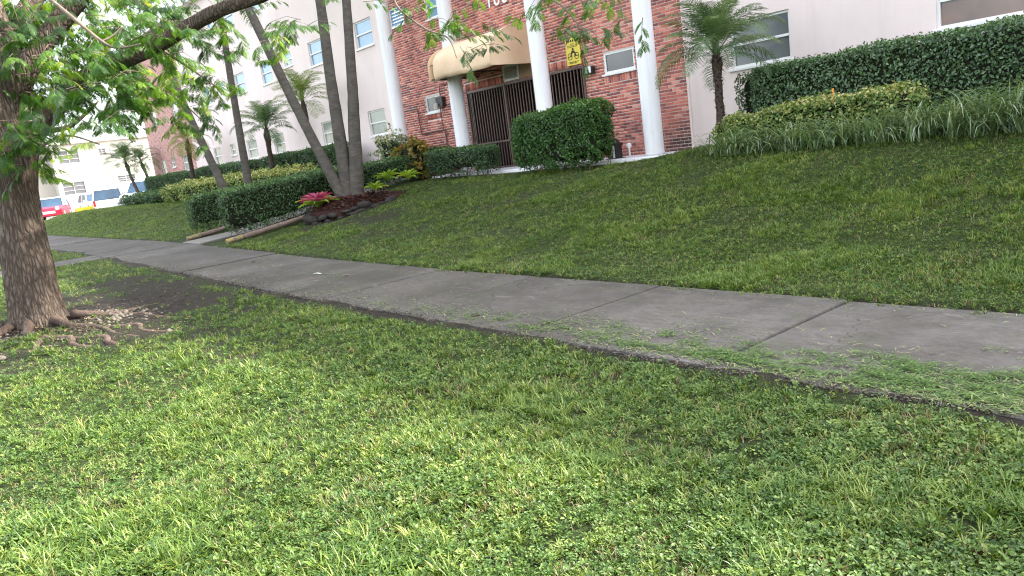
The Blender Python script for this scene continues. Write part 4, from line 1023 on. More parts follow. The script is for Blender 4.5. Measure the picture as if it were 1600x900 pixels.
limbs = [
 ([(-12.15, 1.6, 2.35), (-11.95, 1.95, 2.72), (-11.45, 2.4, 3.1), (-10.5, 2.95, 3.27), (-9.75, 3.34, 3.45), (-9.32, 3.56, 3.53), (-8.85, 3.8, 3.56), (-8.2, 4.15, 3.62), (-7.3, 4.75, 3.62), (-6.5, 5.35, 3.5), (-5.6, 5.72, 3.3)], [.19, .15, .115, .095, .085, .08, .075, .055, .045, .032, .015]),
 ([(-12.2, 1.5, 2.7), (-11.95, 1.75, 3.2), (-11.85, 2.2, 3.75), (-11.6, 2.9, 4.4), (-11.0, 4.2, 5.4), (-10.2, 5.6, 6.0)], [.2, .16, .13, .11, .07, .02]),
 ([(-12.25, 1.5, 2.8), (-11.6, 1.2, 3.6), (-10.6, 1.2, 4.5), (-9.3, 1.8, 5.3), (-7.6, 2.8, 5.8)], [.2, .15, .12, .09, .02]),
 ([(-12.3, 1.6, 3.3), (-12.9, 2.2, 4.3), (-13.4, 3.2, 5.4), (-13.5, 4.4, 6.2)], [.17, .13, .09, .02]),
 ([(-12.3, 1.5, 3.2), (-13.2, .8, 4.4), (-14.2, .0, 5.2)], [.16, .12, .03]),
 ([(-12.05, 1.6, 2.55), (-11.62, 2.0, 2.50), (-11.46, 2.2, 2.57), (-11.45, 2.5, 2.8)], [.05, .035, .028, .012]),
 ([(-12.0, 1.6, 2.2), (-11.65, 1.89, 2.37), (-11.5, 2.1, 2.4), (-11.4, 2.4, 2.25)], [.03, .02, .014, .008]),
 ([(-10.6, 1.2, 4.45), (-9.95, 1.75, 3.95), (-9.77, 1.9, 3.72), (-9.51, 2.0, 3.5), (-9.16, 2.17, 3.17), (-9.05, 2.29, 3.08), (-8.9, 2.48, 3.09)], [.03, .025, .022, .02, .016, .012, .006]),
 ([(-9.16, 2.17, 3.17), (-9.15, 2.28, 3.22), (-9.15, 2.39, 3.31)], [.012, .01, .006]),
 ([(-7.9, 4.35, 3.62), (-7.49, 4.69, 3.39), (-7.37, 4.77, 3.13), (-7.09, 4.88, 2.87), (-6.85, 4.98, 2.73), (-6.69, 4.94, 2.5)], [.018, .014, .012, .01, .008, .004]),
 ([(-6.3, 5.42, 3.45), (-5.93, 5.57, 2.98), (-5.72, 5.62, 2.81), (-5.61, 5.7, 2.61), (-5.43, 5.73, 2.51)], [.012, .01, .008, .006, .004]),
 ([(-11.0, 2.65, 3.22), (-11.3, 3.1, 3.0), (-11.6, 3.6, 2.75), (-11.8, 3.9, 2.5)], [.03, .02, .015, .006]),
 ([(-10.3, 3.05, 3.3), (-10.9, 3.6, 3.1), (-11.2, 4.1, 2.8)], [.02, .014, .006]),
]
for pts, rad in limbs:
    a_, b_ = smooth_path(pts, rad, max(10, len(pts)*6))
    MB().tube(a_, b_, 20 if rad[0] > .1 else 8, warp=(lambda an, i, p: 1+.06*math.sin(an*5+i*.35)+.03*math.sin(i*1.3)) if rad[0] > .05 else None).build('branch', MAT['bark'] if rad[0] > .05 else MAT['twig'], tree, smooth=True)
MB().tube([(-8.87, 3.79, 3.6), (-8.93, 3.70, 3.68), (-8.95, 3.66, 3.74)], [.05, .045, .042], 12).build('branch_stub', MAT['root'], tree, smooth=True)
roots = [([(-11.6, 1.15, .09), (-11.1, 1.05, .02), (-10.6, 1.12, .0), (-10.1, 1.0, -.005), (-9.7, .95, -.04)], [.07, .045, .038, .034, .016]),
         ([(-11.55, 1.4, .09), (-11.0, 1.55, .015), (-10.4, 1.75, .0), (-9.7, 1.75, .0), (-9.0, 1.95, -.03)], [.07, .045, .036, .034, .016]),
         ([(-10.6, 1.12, .0), (-10.1, 1.35, .0), (-9.6, 1.3, .0), (-9.25, 1.45, -.03)], [.04, .045, .04, .02]),
         ([(-11.6, 1.65, .09), (-11.3, 2.1, .015), (-11.4, 2.7, .0), (-12.0, 3.3, .0), (-12.2, 3.7, -.03)], [.06, .04, .03, .025, .016]),
         ([(-11.65, .95, .09), (-11.3, .6, .01), (-10.8, .35, .0), (-10.1, .15, -.03)], [.06, .04, .034, .016]),
         ([(-12.0, .9, .09), (-12.1, .4, .01), (-11.9, -.2, .0), (-11.8, -.6, -.03)], [.06, .04, .034, .016]),
         ([(-11.3, 2.0, .0), (-10.8, 2.3, .0), (-10.3, 2.35, .0), (-9.6, 2.6, -.02)], [.035, .035, .03, .02]),
         ([(-10.3, 1.76, .0), (-9.9, 2.05, .005), (-9.4, 2.0, .0), (-8.8, 2.3, -.02)], [.03, .035, .03, .015]),
         ([(-10.0, 1.35, .0), (-9.6, 1.62, .0), (-9.2, 1.6, -.01), (-8.7, 1.75, -.03)], [.035, .04, .035, .015])]
for pts, rad in roots:
    a_, b_ = smooth_path(pts, rad, 26)
    MB().tube(a_, b_, 10, warp=lambda an, i, p: 1+.12*math.sin(i*.9+an)+.08*math.sin(i*2.3+an*2)).build('root', MAT['root'], tree, smooth=True)

CL = [(-9.06, 2.00, 2.73, 0.35, 7), (-9.06, 2.29, 2.58, 0.30, 5), (-9.54, 1.69, 2.58, 0.30, 5), (-10.17, 1.50, 2.46, 0.30, 4), (-9.26, 2.56, 3.21, 0.30, 5), (-9.23, 2.93, 3.23, 0.30, 5), (-9.74, 2.89, 3.04, 0.35, 5), (-10.41, 2.12, 3.36, 0.40, 5), (-11.35, 1.85, 3.69, 0.45, 6), (-11.78, 1.66, 3.22, 0.40, 5), (-10.63, 1.77, 3.11, 0.35, 4), (-10.87, 2.62, 3.66, 0.45, 6), (-12.13, 1.83, 4.16, 0.50, 6), (-12.35, 2.41, 4.29, 0.50, 6), (-11.92, 2.98, 4.37, 0.50, 6), (-10.97, 3.23, 3.92, 0.45, 6), (-10.38, 3.61, 3.80, 0.40, 4), (-11.45, 2.43, 3.29, 0.40, 5), (-11.46, 2.89, 3.24, 0.40, 5), (-11.39, 3.22, 2.96, 0.40, 5), (-11.84, 3.07, 2.72, 0.35, 5), (-11.53, 3.45, 2.65, 0.30, 4), (-11.06, 3.64, 2.93, 0.30, 4), (-10.92, 3.98, 2.93, 0.25, 2), (-11.19, 3.88, 2.63, 0.25, 3), (-11.17, 4.26, 2.73, 0.20, 1), (-12.31, 2.78, 2.66, 0.30, 3), (-11.55, 3.68, 2.41, 0.20, 2), (-12.69, 1.61, 2.53, 0.30, 4), (-12.98, 1.81, 2.22, 0.25, 3), (-12.90, 1.83, 1.98, 0.20, 2), (-10.59, 1.60, 2.34, 0.30, 4), (-10.84, 1.37, 2.65, 0.30, 4), (-11.34, 1.44, 2.27, 0.30, 4), (-10.31, 1.97, 2.43, 0.20, 2), (-10.41, 3.76, 3.32, 0.25, 3), (-10.09, 4.14, 3.21, 0.25, 3), (-9.44, 4.15, 3.26, 0.20, 2), (-9.06, 4.34, 3.37, 0.25, 3), (-8.85, 4.37, 3.14, 0.20, 1), (-8.97, 4.00, 3.50, 0.30, 4), (-10.21, 4.07, 3.52, 0.25, 3), (-7.52, 4.76, 3.19, 0.20, 2), (-7.11, 4.86, 2.91, 0.20, 2), (-6.90, 4.95, 2.83, 0.15, 2), (-6.71, 5.20, 2.89, 0.25, 3), (-6.52, 5.25, 2.76, 0.20, 2), (-6.56, 5.12, 2.54, 0.15, 2), (-6.46, 5.25, 2.55, 0.12, 1), (-7.15, 4.89, 3.15, 0.20, 2), (-6.74, 5.22, 3.10, 0.20, 3), (-5.88, 5.58, 2.82, 0.20, 3), (-5.64, 5.70, 2.74, 0.25, 4), (-5.44, 5.77, 2.73, 0.20, 3), (-5.60, 5.68, 2.55, 0.15, 3), (-5.79, 5.65, 2.67, 0.15, 2), (-5.43, 5.73, 2.51, 0.10, 1), (-5.14, 5.98, 2.66, 0.10, 1), (-5.10, 6.02, 2.62, 0.10, 1), (-6.09, 5.54, 3.02, 0.25, 3), (-7.84, 4.56, 3.36, 0.25, 2), (-8.16, 4.34, 3.40, 0.20, 2)]
# the crown above the picture
for _ in range(120):
    x = random.uniform(-14.5, -4.5); y = random.uniform(-1.0, 7.2)
    zc = 4.6+random.random()*2.4
    if (x+9.5)**2/30+(y-3)**2/20 < 1.0: CL.append((x, y, zc+.3, .5, 5))
for _ in range(30): CL.append((random.uniform(-14.6, -12.3), random.uniform(1.6, 4.2), random.uniform(3.0, 4.7), .4, 5))
for c in [(-12.8, 3.5, 4.8), (-13.2, 2.6, 4.4), (-13.6, 3.4, 4.1), (-14, 1.5, 4.2), (-13.5, 4.0, 5), (-14.3, 2.6, 4.9), (-13.0, 1.0, 4.0), (-14.2, .3, 3.7)]: CL.append((*c, .5, 6))
LV, LF, LT = [], [], []; off = 0
TWG = MB()
def pinnate(base, d, Lr, tone):
    """compound leaf: a drooping stalk with pairs of feathery pinnae"""
    global off
    npair = 11; d = unit(d); m_ = npair+1
    p = base.copy(); dd = d.copy(); pts = [p.copy()]
    for i in range(m_):
        dd = unit(dd+np.array([0, 0, -.10])); p = p+dd*Lr/m_; pts.append(p.copy())
    side0 = unit(np.cross(d, [0, 0, 1.0])+1e-6*rng.normal(size=3))
    w_ = .0022
    V = [q for pt in (pts[0], pts[-1]) for q in (pt-side0*w_, pt+side0*w_)]
    V = [pts[0]-side0*w_, pts[0]+side0*w_, pts[m_//2]+side0*w_, pts[m_//2]-side0*w_, pts[-1]+side0*w_*.5, pts[-1]-side0*w_*.5]
    F = [(0, 1, 2, 3), (3, 2, 4, 5)]
    for i in range(1, m_+1):
        tg = unit(pts[min(i+1, m_)]-pts[i-1]); lp = Lr*.46*(.55+.45*math.sin(math.pi*(i/m_*.8+.15)))
        for s_ in (-1, 1):
            e = unit(side0*s_*.85+tg*.6+np.array([0, 0, -.22+rng.normal()*.12])); q0 = pts[i]; q1 = q0+e*lp*.5; e2 = unit(e+np.array([0, 0, -.35])); q2 = q1+e2*lp*.5
            wv = unit(tg-e*np.dot(tg, e))*lp*.078
            n0 = len(V); V += [q0-wv*.5, q0+wv*.5, q1+wv, q1-wv, q2+wv*.45, q2-wv*.45]; F += [(n0, n0+1, n0+2, n0+3), (n0+3, n0+2, n0+4, n0+5)]
    LV.append(np.array(V)); LF.append(np.array(F)+off); off += len(V); LT.append(np.full(len(V), tone)+rng.normal(size=len(V))*.03)
for (cx_, cy_, cz_, rad, ns) in CL:
    ctone = np.clip(rng.normal(.50, .30), .03, .94)
    for _ in range(int(ns*1.9) if cx_ < -9.0 else ns):
        b = np.array([cx_, cy_, cz_])+rng.normal(size=3)*rad*np.array([.6, .6, .45]); d = unit(np.array([rng.normal(), rng.normal()+.2, rng.normal()*.25-.15])); Lt = rng.uniform(.25, .45)*(.6+rad)
        e = b+d*Lt*.5+np.array([0, 0, .02]); f = b+d*Lt+np.array([0, 0, -.06]); TWG.tube([tuple(b), tuple(e), tuple(f)], [.004, .003, .0015], 4, cap=False)
        nl_ = 7 if cx_ < -9.0 or cz_ > 4 else 5
        for i in range(nl_):
            t = .1+.9*i/(nl_-1); p = b+(f-b)*t; sdv = unit(np.cross(d, [0, 0, 1.0])); s_ = 1 if i % 2 else -1
            ld = unit(d*(.5+.5*t)+sdv*s_*(1-.6*t)+np.array([0, 0, rng.uniform(-.35, .2)])); pinnate(p, ld, rng.uniform(.105, .175)*(.92 if nl_ == 7 else .78), float(np.clip(ctone+rng.normal()*.14+(.1 if i > 4 else 0), 0, 1)))
obj('crown', np_mesh('crown', np.concatenate(LV), np.concatenate(LF), tone=np.clip(np.concatenate(LT), 0, 1), org=ORG[tree.name]), MAT['tree_leaf'], tree)
TWG.build('twigs', MAT['twig'], tree, kind='stuff')

# stones and debris
PV, PF = [], []; o_ = 0
peb = [(rng.normal(-10.95, .45), rng.normal(2.0, .22), rng.uniform(.012, .04)) for _ in range(75)] + [(rng.normal(-11.2, .5), rng.normal(.75, .25), rng.uniform(.012, .035)) for _ in range(40)]+[(rng.normal(-10.2, .6), rng.normal(1.5, .4), rng.uniform(.008, .02)) for _ in range(45)]
for (x, y, r_) in peb:
    V = np.array([(1, 0, 0), (0, 1, 0), (-1, 0, 0), (0, -1, 0), (.5, .5, .6), (-.5, .5, .7), (-.5, -.5, .6), (.5, -.5, .7), (0, 0, 1)])*r_*(1+rng.normal(size=(9, 3))*.15)*[1.3, 1, .8]
    V = V+[x, y, gzf(x, y)+.004]
    PV.append(V); PF.append(np.array([(0, 1, 4), (1, 2, 5), (2, 3, 6), (3, 0, 7), (4, 1, 5), (5, 2, 6), (6, 3, 7), (7, 0, 4), (4, 5, 8), (5, 6, 8), (6, 7, 8), (7, 4, 8)])+o_); o_ += 9
tag(obj('pebbles', np_mesh('pebbles', np.concatenate(PV), np.concatenate(PF)), MAT['pebble']), 'scattered pale pebbles around the tree base', kind='stuff')
LV2, LF2, LT2 = [], [], []
for _ in range(3200):
    a0 = rng.uniform(0, 6.283); rr = .3+rng.exponential(.75); x, y = -11.6+rr*1.5*math.cos(a0)+.3, 1.5+rr*.75*math.sin(a0)
    if y > 3.7: continue
    z = gzf(x, y)+.012+rng.random()*.012; a = rng.uniform(0, 6.283); l_ = rng.uniform(.008, .03); w_ = l_*rng.uniform(.15, .45)
    d = np.array([math.cos(a), math.sin(a), rng.normal()*.3])*l_; q = np.array([-math.sin(a), math.cos(a), rng.normal()*.3])*w_; c = np.array([x, y, z]); n0 = len(LV2)
    LV2 += [c-d, c+q, c+d, c-q]; LF2.append((n0, n0+1, n0+2, n0+3)); LT2 += [rng.random()]*4
tag(obj('leaf_litter', np_mesh('leaf_litter', LV2, LF2, tone=LT2), leafmat('litter', [(0, (.025, .018, .013)), (.6, (.075, .05, .032)), (.9, (.16, .11, .06)), (1, (.28, .2, .08))], .05)), 'fallen brown leaflets and bits on the dirt around the tree base', kind='stuff')
st = obj('stone', rock_mesh(31, .06, .05, .06), MAT['pebble'], None, (-9.55, .62, .05)); tag(st, 'single rounded pale stone on the grass in front of the tree roots', 'stone')
def scrap(name, x, y, sx_, sy_, rz, mat, label, cat):
    z = gzf(x, 4.5)+.02
    V = [(-sx_, -sy_, 0), (0, -sy_, .012), (sx_, -sy_*.8, .0), (sx_, sy_, .006), (0, sy_*1.1, .02), (-sx_, sy_*.8, .004)]
    me = np_mesh(name, V, [(0, 1, 4, 5), (1, 2, 3, 4)]); o = obj(name, me, mat, None, (x, y, z)); o.rotation_euler = (0, 0, rz); so2 = o.modifiers.new('t', 'SOLIDIFY'); so2.thickness = .003
    tag(o, label, cat)
scrap('paper_scrap', -10.65, 4.75, .085, .016, .4, MAT['pebble_pale'], 'thin white paper scrap lying on the sidewalk slab', 'litter')
scrap('leaf_scrap', -9.9, 4.85, .05, .035, 1.0, MAT['pebble'], 'small pale scrap on the sidewalk right of the paper', 'litter')
scrap('dead_leaf', -13.6, 4.9, .045, .03, .3, MAT['dead'], 'dark dead leaf on the sidewalk near the walk', 'leaf')
scrap('dead_leaf', -5.75, 4.05, .04, .03, 1.3, MAT['dead'], 'small brown dead leaf near the dirt edge of the sidewalk', 'leaf')

# ------------------------------------------------------------------ lawn
pc = bpy.data.collections.new('lawn_sprigs')
def proto(name, V, F, mat, tone=None):
    me = np_mesh(name, np.array(V), np.array(F), tone=tone); me.materials.append(mat); o = bpy.data.objects.new(name, me); pc.objects.link(o); return o
def blades(seed, n, h, wd, spread, lean):
    r_ = np.random.default_rng(seed); V, F = [], []
    for _ in range(n):
        a = r_.uniform(0, 2*math.pi); q = r_.uniform(0, spread); ca, sa = math.cos(a), math.sin(a); b = np.array([q*ca*r_.uniform(.2, 1), q*sa*r_.uniform(.2, 1), -.005])
        hh = h*r_.uniform(.55, 1.2); el = r_.uniform(.6, 1.45) if lean else r_.uniform(1.0, 1.5); az = a+r_.normal()*.6; p = [b]; e = el
        for k in range(3):
            p.append(p[-1]+hh/3*np.array([math.cos(e)*math.cos(az), math.cos(e)*math.sin(az), math.sin(e)])); e -= r_.uniform(.2, .55)
        sd = np.array([-math.sin(az), math.cos(az), 0]); w_ = wd*r_.uniform(.7, 1.2)*np.array([.5, .55, .42, .04]); n0 = len(V)
        for k in range(4): V += [p[k]-sd*w_[k], p[k]+sd*w_[k]]
        for k in range(3): F.append((n0+2*k, n0+2*k+1, n0+2*k+3, n0+2*k+2))
    return V, F
def sprig(seed, n, sz, spread, hgt):
    r_ = np.random.default_rng(seed); V, F = [], []
    for _ in range(n):
        a = r_.uniform(0, 2*math.pi); q = spread*math.sqrt(r_.random()); c = np.array([q*math.cos(a), q*math.sin(a), hgt*r_.uniform(.25, 1)])
        az = r_.uniform(0, 2*math.pi); tl = r_.uniform(-.2, .75); ax = np.array([math.cos(az)*math.cos(tl), math.sin(az)*math.cos(tl), math.sin(tl)]); sd = unit(np.cross(ax, [r_.normal()*.3, r_.normal()*.3, 1])); nn = np.cross(sd, ax); s_ = sz*r_.uniform(.6, 1.25)
        n0 = len(V); V += [c-ax*s_*.5, c-ax*s_*.15+sd*s_*.3+nn*s_*.08, c+ax*s_*.2+sd*s_*.27+nn*s_*.08, c+ax*s_*.55-nn*s_*.05, c+ax*s_*.2-sd*s_*.27+nn*s_*.08, c-ax*s_*.15-sd*s_*.3+nn*s_*.08]
        F += [(n0, n0+1, n0+2, n0+3), (n0, n0+3, n0+4, n0+5)]
    return V, F
for k in range(4): proto('g%d' % k, *blades(k, 9, .055, .0052, .022, True), MAT['grass'])
for k in range(2): proto('h%d' % k, *blades(10+k, 10, .085, .0060, .03, True), MAT['grass'])
for k in range(4): proto('k%d' % k, *sprig(20+k, 12, .0172, .036, .044), MAT['weed'])
for k in range(2): proto('s%d' % k, *blades(30+k, 4, .06, .004, .04, True), MAT['straw'])
NK = sorted(o.name for o in pc.objects)     # g0-3 h0-1 k0-3 s0-1 in name order
IDX = {nm: i for i, nm in enumerate(NK)}
def scatter(name, P, rot, scl, idx, label):
    me = bpy.data.meshes.new(name); n_ = len(P); me.vertices.add(n_); me.vertices.foreach_set('co', np.asarray(P, np.float32).ravel())
    a = me.attributes.new('rot', 'FLOAT_VECTOR', 'POINT'); a.data.foreach_set('vector', np.asarray(rot, np.float32).ravel())
    a = me.attributes.new('scl', 'FLOAT', 'POINT'); a.data.foreach_set('value', np.asarray(scl, np.float32))
    a = me.attributes.new('idx', 'INT', 'POINT'); a.data.foreach_set('value', np.asarray(idx, np.int32))
    me.update()
    ng = bpy.data.node_groups.new(name+'_nodes', 'GeometryNodeTree')
    ng.interface.new_socket('Geometry', in_out='INPUT', socket_type='NodeSocketGeometry'); ng.interface.new_socket('Geometry', in_out='OUTPUT', socket_type='NodeSocketGeometry')
    gi = ng.nodes.new('NodeGroupInput'); go = ng.nodes.new('NodeGroupOutput'); ip = ng.nodes.new('GeometryNodeInstanceOnPoints'); ci = ng.nodes.new('GeometryNodeCollectionInfo')
    ci.inputs['Collection'].default_value = pc; ci.inputs['Separate Children'].default_value = True; ci.inputs['Reset Children'].default_value = True
    def attr(nm, t):
        q = ng.nodes.new('GeometryNodeInputNamedAttribute'); q.data_type = t; q.inputs['Name'].default_value = nm; return q.outputs['Attribute']
    L(ng, gi.outputs[0], ip.inputs['Points']); L(ng, ci.outputs[0], ip.inputs['Instance']); ip.inputs['Pick Instance'].default_value = True
    L(ng, attr('idx', 'INT'), ip.inputs['Instance Index'])
    er = ng.nodes.new('FunctionNodeEulerToRotation'); L(ng, attr('rot', 'FLOAT_VECTOR'), er.inputs[0]); L(ng, er.outputs[0], ip.inputs['Rotation'])
    L(ng, attr('scl', 'FLOAT'), ip.inputs['Scale']); L(ng, ip.outputs[0], go.inputs[0])
    o = bpy.data.objects.new(name, me); link(o); md = o.modifiers.new('scatter', 'NODES'); md.node_group = ng
    return tag(o, label, kind='stuff')
def lawn(name, label, x0, x1, y0, y1, dens_f, excl, weedy=1.0):
    Ps = []
    cx_ = np.arange(x0, x1, .5); 
    for xa in cx_:
        for ya in np.arange(y0, y1, .5):
            xm, ym = xa+.25, ya+.25; d2 = max(xm*xm+ym*ym+1.5, 2.5)
            v = Vector((xm, ym, gzf(xm, ym)-CAM_H)); dep = v.dot(fw)
            if dep < .6: continue
            if abs(v.dot(rt)/dep) > .67+1.2/dep+.15 or abs(v.dot(up)/dep) > .377+1.2/dep+.1: continue
            n_ = rng.poisson(dens_f(d2)*.25); Ps.append(np.stack([rng.uniform(xa, xa+.5, n_), rng.uniform(ya, ya+.5, n_)], 1))
    P = np.concatenate(Ps); X, Y = P[:, 0], P[:, 1]
    sl_ = soilmask(X, Y); keep = (X < x1) & (Y < y1) & (rng.random(len(X)) > sl_*1.02) & ~excl(X, Y)
    keep &= ~((vnoise(X, Y, 3.3, 21) > .82) & (Y < 4) & (rng.random(len(X)) < .55))
    X, Y = X[keep], Y[keep]; n_ = len(X); D = np.sqrt(X*X+Y*Y+2)
    t = vnoise(X, Y, .9, 31)*.6+vnoise(X, Y, 3.5, 32)*.4; r_ = rng.random(n_); idx = np.zeros(n_, int)
    pk = np.clip(.08+1.2*(t-.34), .06, .8)*weedy
    kk = rng.integers(0, 4, n_); hh = rng.integers(0, 2, n_)
    isw = r_ < pk; tall = (~isw) & (vnoise(X, Y, 1.9, 33) > .66); dry = rng.random(n_) < .07+.16*(vnoise(X, Y, 2.4, 34) > .62)
    idx = np.where(isw, IDX['k0']+kk, IDX['g0']+kk); idx = np.where(tall, IDX['h0']+hh, idx); idx = np.where(dry, IDX['s0']+hh, idx)
    Z = gz(X, Y)+(vnoise(X, Y, 2.1, 1)-.5)*.035+(vnoise(X, Y, 7, 2)-.5)*.018
    rot = np.stack([rng.normal(size=n_)*.15, rng.normal(size=n_)*.15, rng.uniform(0, 6.283, n_)], 1)
    scl = rng.uniform(.7, 1.25, n_)*np.clip(.84+D*.018, .88, 1.5)*(.75+.5*vnoise(X, Y, 1.3, 35))
    return scatter(name, np.stack([X, Y, Z], 1), rot, scl, idx, label)
near_d = lambda d2: min(2300, max(30000/d2, 150))
lawn('verge_grass', 'sunlit mown grass and clover weeds of the verge between sidewalk and camera', -32, 2.5, -3, 4.0, near_d, lambda X, Y: ((X > -21.35) & (X < -19.7)) | ((X+11.95)**2+(Y-1.28)**2 < .3) | (Y > edge_y(X)-.075+.13*vnoise(X, Y, 4, 41)*(vnoise(X, Y, 1.2, 45)+.3)+.06*(vnoise(X, Y, 9, 44) > .6)))
lawn('lawn_grass', 'shaded mown grass of the sloping front lawn', -54.6, 2.5, 5.55, 12.6, lambda d2: min(3000, max(105000/d2, 150)), lambda X, Y: (Y < 5.61+.10*vnoise(X, Y, 4, 42)-.09*(vnoise(X, Y, 9, 43) > .55)) | ((X > -20.8) & (X < -17.7)) | ((X < -17.6) & (X > -21.6)) | ((X+16.95)**2+(Y-8.95)**2 < 1.15) | ((X > -18) & (X < -9.7) & (Y > 11.5)) | ((X > -8.1) & (Y > 10.74)), .45)
# cut grass lying on the sidewalk
Ps = []
for _ in range(190):
    x = -.9-rng.exponential(2.1); lim = 4.62-.045*abs(x)-.1; y = 3.92+(lim-3.92)*rng.random()**1.5
    n_ = int(rng.uniform(8, 55)*(1 if x > -6 else .3)); sg_ = rng.uniform(.022, .055)
    Ps.append(np.stack([x+rng.normal(size=n_)*sg_*2.0, y+rng.normal(size=n_)*sg_*.75, np.full(n_, .6*sg_)], 1))
n_ = 9000; x = -.5-rng.exponential(2.6, n_); y = 3.80+rng.gamma(1.6, .20, n_); kp = (y < 4.85) & (vnoise(x, y*2.2, 2.6, 71)*.6+vnoise(x, y*2.5, 9, 72)*.4 > .44+.16*(y > 4.4)); Ps.append(np.stack([x[kp], y[kp], np.full(int(kp.sum()), .007)], 1))
n_ = 160; Ps.append(np.stack([-10.3+rng.normal(size=n_)*.35, 4.75+rng.normal(size=n_)*.1, np.full(n_, .01)], 1))
n_ = 260; Ps.append(np.stack([-.8-rng.exponential(3.5, n_), 5.6-rng.exponential(.12, n_), np.full(n_, .006)], 1))
P = np.concatenate(Ps); P = P[(P[:, 1] > 3.8) & (P[:, 1] < 5.63) & (P[:, 0] > -18)]
V, F, T = [], [], []
for (x, y, hh_) in P:
    a = rng.normal(.35, .8); l_ = rng.uniform(.010, .032); w_ = rng.uniform(.0018, .0040); z = gzf(x, 4.5)+.017+rng.random()*hh_
    d = np.array([math.cos(a), math.sin(a), rng.normal()*.2])*l_; s_ = np.array([-math.sin(a), math.cos(a), 0])*w_; c = np.array([x, y, z]); n0 = len(V)
    V += [c-d-s_*.6, c-d+s_*.6, c+s_+[0, 0, .004], c-s_+[0, 0, .004], c+d+s_*.2, c+d-s_*.2]; F += [(n0, n0+1, n0+2, n0+3), (n0+3, n0+2, n0+4, n0+5)]; T += [float(np.clip(.05+.75*rng.random()**1.6+(.3 if hh_ < .008 else 0), 0, 1))]*6
cl_m = leafmat('cut_grass_loose', [(0, (.04, .09, .018)), (.45, (.09, .18, .035)), (.8, (.18, .25, .07)), (1, (.36, .34, .18))], .25)
DV, DF, DT = [], [], []
for _ in range(9000):
    x = -rng.uniform(.3, 16); ee = 3.80+.13*(float(vnoise(x, 2.0, 1.1, 61))-.35); y = ee-.07+(abs(rng.normal())*.05 if rng.random() < .55 else rng.exponential(.13)); z = gzf(x, 4.5)+.019+rng.random()*.006
    a = rng.uniform(0, 6.283); l_ = rng.uniform(.003, .012); w_ = rng.uniform(.001, .004); d = np.array([math.cos(a), math.sin(a), rng.normal()*.4])*l_; q = np.array([-math.sin(a), math.cos(a), rng.normal()*.4])*w_; c = np.array([x, y, z]); n0 = len(DV)
    DV += [c-d-q, c+d-q, c+d+q, c-d+q]; DF.append((n0, n0+1, n0+2, n0+3)); DT += [rng.random()]*4
tag(obj('soil_crumbs', np_mesh('soil_crumbs', DV, DF, tone=DT), leafmat('crumbs', [(0, (.012, .010, .008)), (.7, (.04, .032, .025)), (.9, (.12, .09, .05)), (1, (.25, .2, .11))], .02)), 'dark soil crumbs and dry bits along the near sidewalk edge', kind='stuff')
tag(obj('grass_clippings', np_mesh('grass_clippings', V, F, tone=T), cl_m), 'fresh cut grass clippings strewn along the near half of the sidewalk', kind='stuff')

# ------------------------------------------------------------------ far side: white building and cars
wb = thing('white_building', (-74, 14, .6), 'sunlit white two storey building across the parking lot', 'building')
MAT['far_frame'] = flat('far_window_frame', (.30, .28, .27), .6, .05); MAT['far_pane'] = flat('far_pane', (.10, .10, .105), .35, .1, spec=.3)
WX = -74.0
def wallx(x, y0, y1, z0, z1, holes, mat, name='wall'):
    ys_ = sorted({y0, y1, *[h[0] for h in holes], *[h[1] for h in holes]}); zs_ = sorted({z0, z1, *[h[2] for h in holes], *[h[3] for h in holes]}); mb = MB()
    for i in range(len(ys_)-1):
        for j in range(len(zs_)-1):
            cy_, cz_ = (ys_[i]+ys_[i+1])/2, (zs_[j]+zs_[j+1])/2
            if any(h[0] < cy_ < h[1] and h[2] < cz_ < h[3] for h in holes): continue
            mb.quad((x, ys_[i], zs_[j]), (x, ys_[i+1], zs_[j]), (x, ys_[i+1], zs_[j+1]), (x, ys_[i], zs_[j+1]))
    for (a, b_, c, d) in holes:
        e = x-.1; mb.quad((x, a, c), (e, a, c), (e, a, d), (x, a, d)).quad((x, b_, c), (x, b_, d), (e, b_, d), (e, b_, c)).quad((x, a, d), (e, a, d), (e, b_, d), (x, b_, d)).quad((x, a, c), (x, b_, c), (e, b_, c), (e, a, c))
    return mb.build(name, mat, wb)
def windowx(x, y0, y1, z0, z1, nc=2, nr=3):
    t = .05; e = x-.06; mb = MB().box(e-.03, e+.03, y0, y0+t, z0, z1).box(e-.03, e+.03, y1-t, y1, z0, z1).box(e-.03, e+.03, y0+t, y1-t, z0, z0+t).box(e-.03, e+.03, y0+t, y1-t, z1-t, z1)
    for k in range(1, nc): yk = y0+(y1-y0)*k/nc; mb.box(e-.032, e+.032, yk-t/2, yk+t/2, z0+t, z1-t)
    for k in range(1, nr): zk = z0+(z1-z0)*k/nr; mb.box(e-.028, e+.028, y0+t, y1-t, zk-.02, zk+.02)
    wn = mb.build('window', MAT['far_frame'], wb)
    MB().box(e-.012, e-.004, y0+t, y1-t, z0+t, z1-t).build('pane', MAT['far_pane'], wn)
hA = [(12.2, 13.8, 4.75, 5.85), (12.05, 13.75, 2.15, 3.2)]
wallx(WX, 11.75, 15.3, .5, 6.35, hA, MAT['white_wall']); [windowx(WX, *h) for h in hA]
hB = [(16.5, 18.0, 2.7, 3.3), (16.4, 18.0, 4.9, 5.7), (15.5, 16.1, 5.2, 5.8), (20, 22, 2.4, 3.3), (20, 22, 4.9, 5.7)]
wallx(WX-.8, 15.3, 34, .5, 6.4, hB, MAT['white_wall']); [windowx(WX-.8, *h) for h in hB]
hC = [(6.5, 8.0, 2.2, 3.3), (6.5, 8, 4.7, 5.8), (2, 3.5, 2.2, 3.3), (2, 3.5, 4.7, 5.8), (9.6, 10.3, 1.4, 2.9), (10.9, 11.4, 4.7, 5.7)]
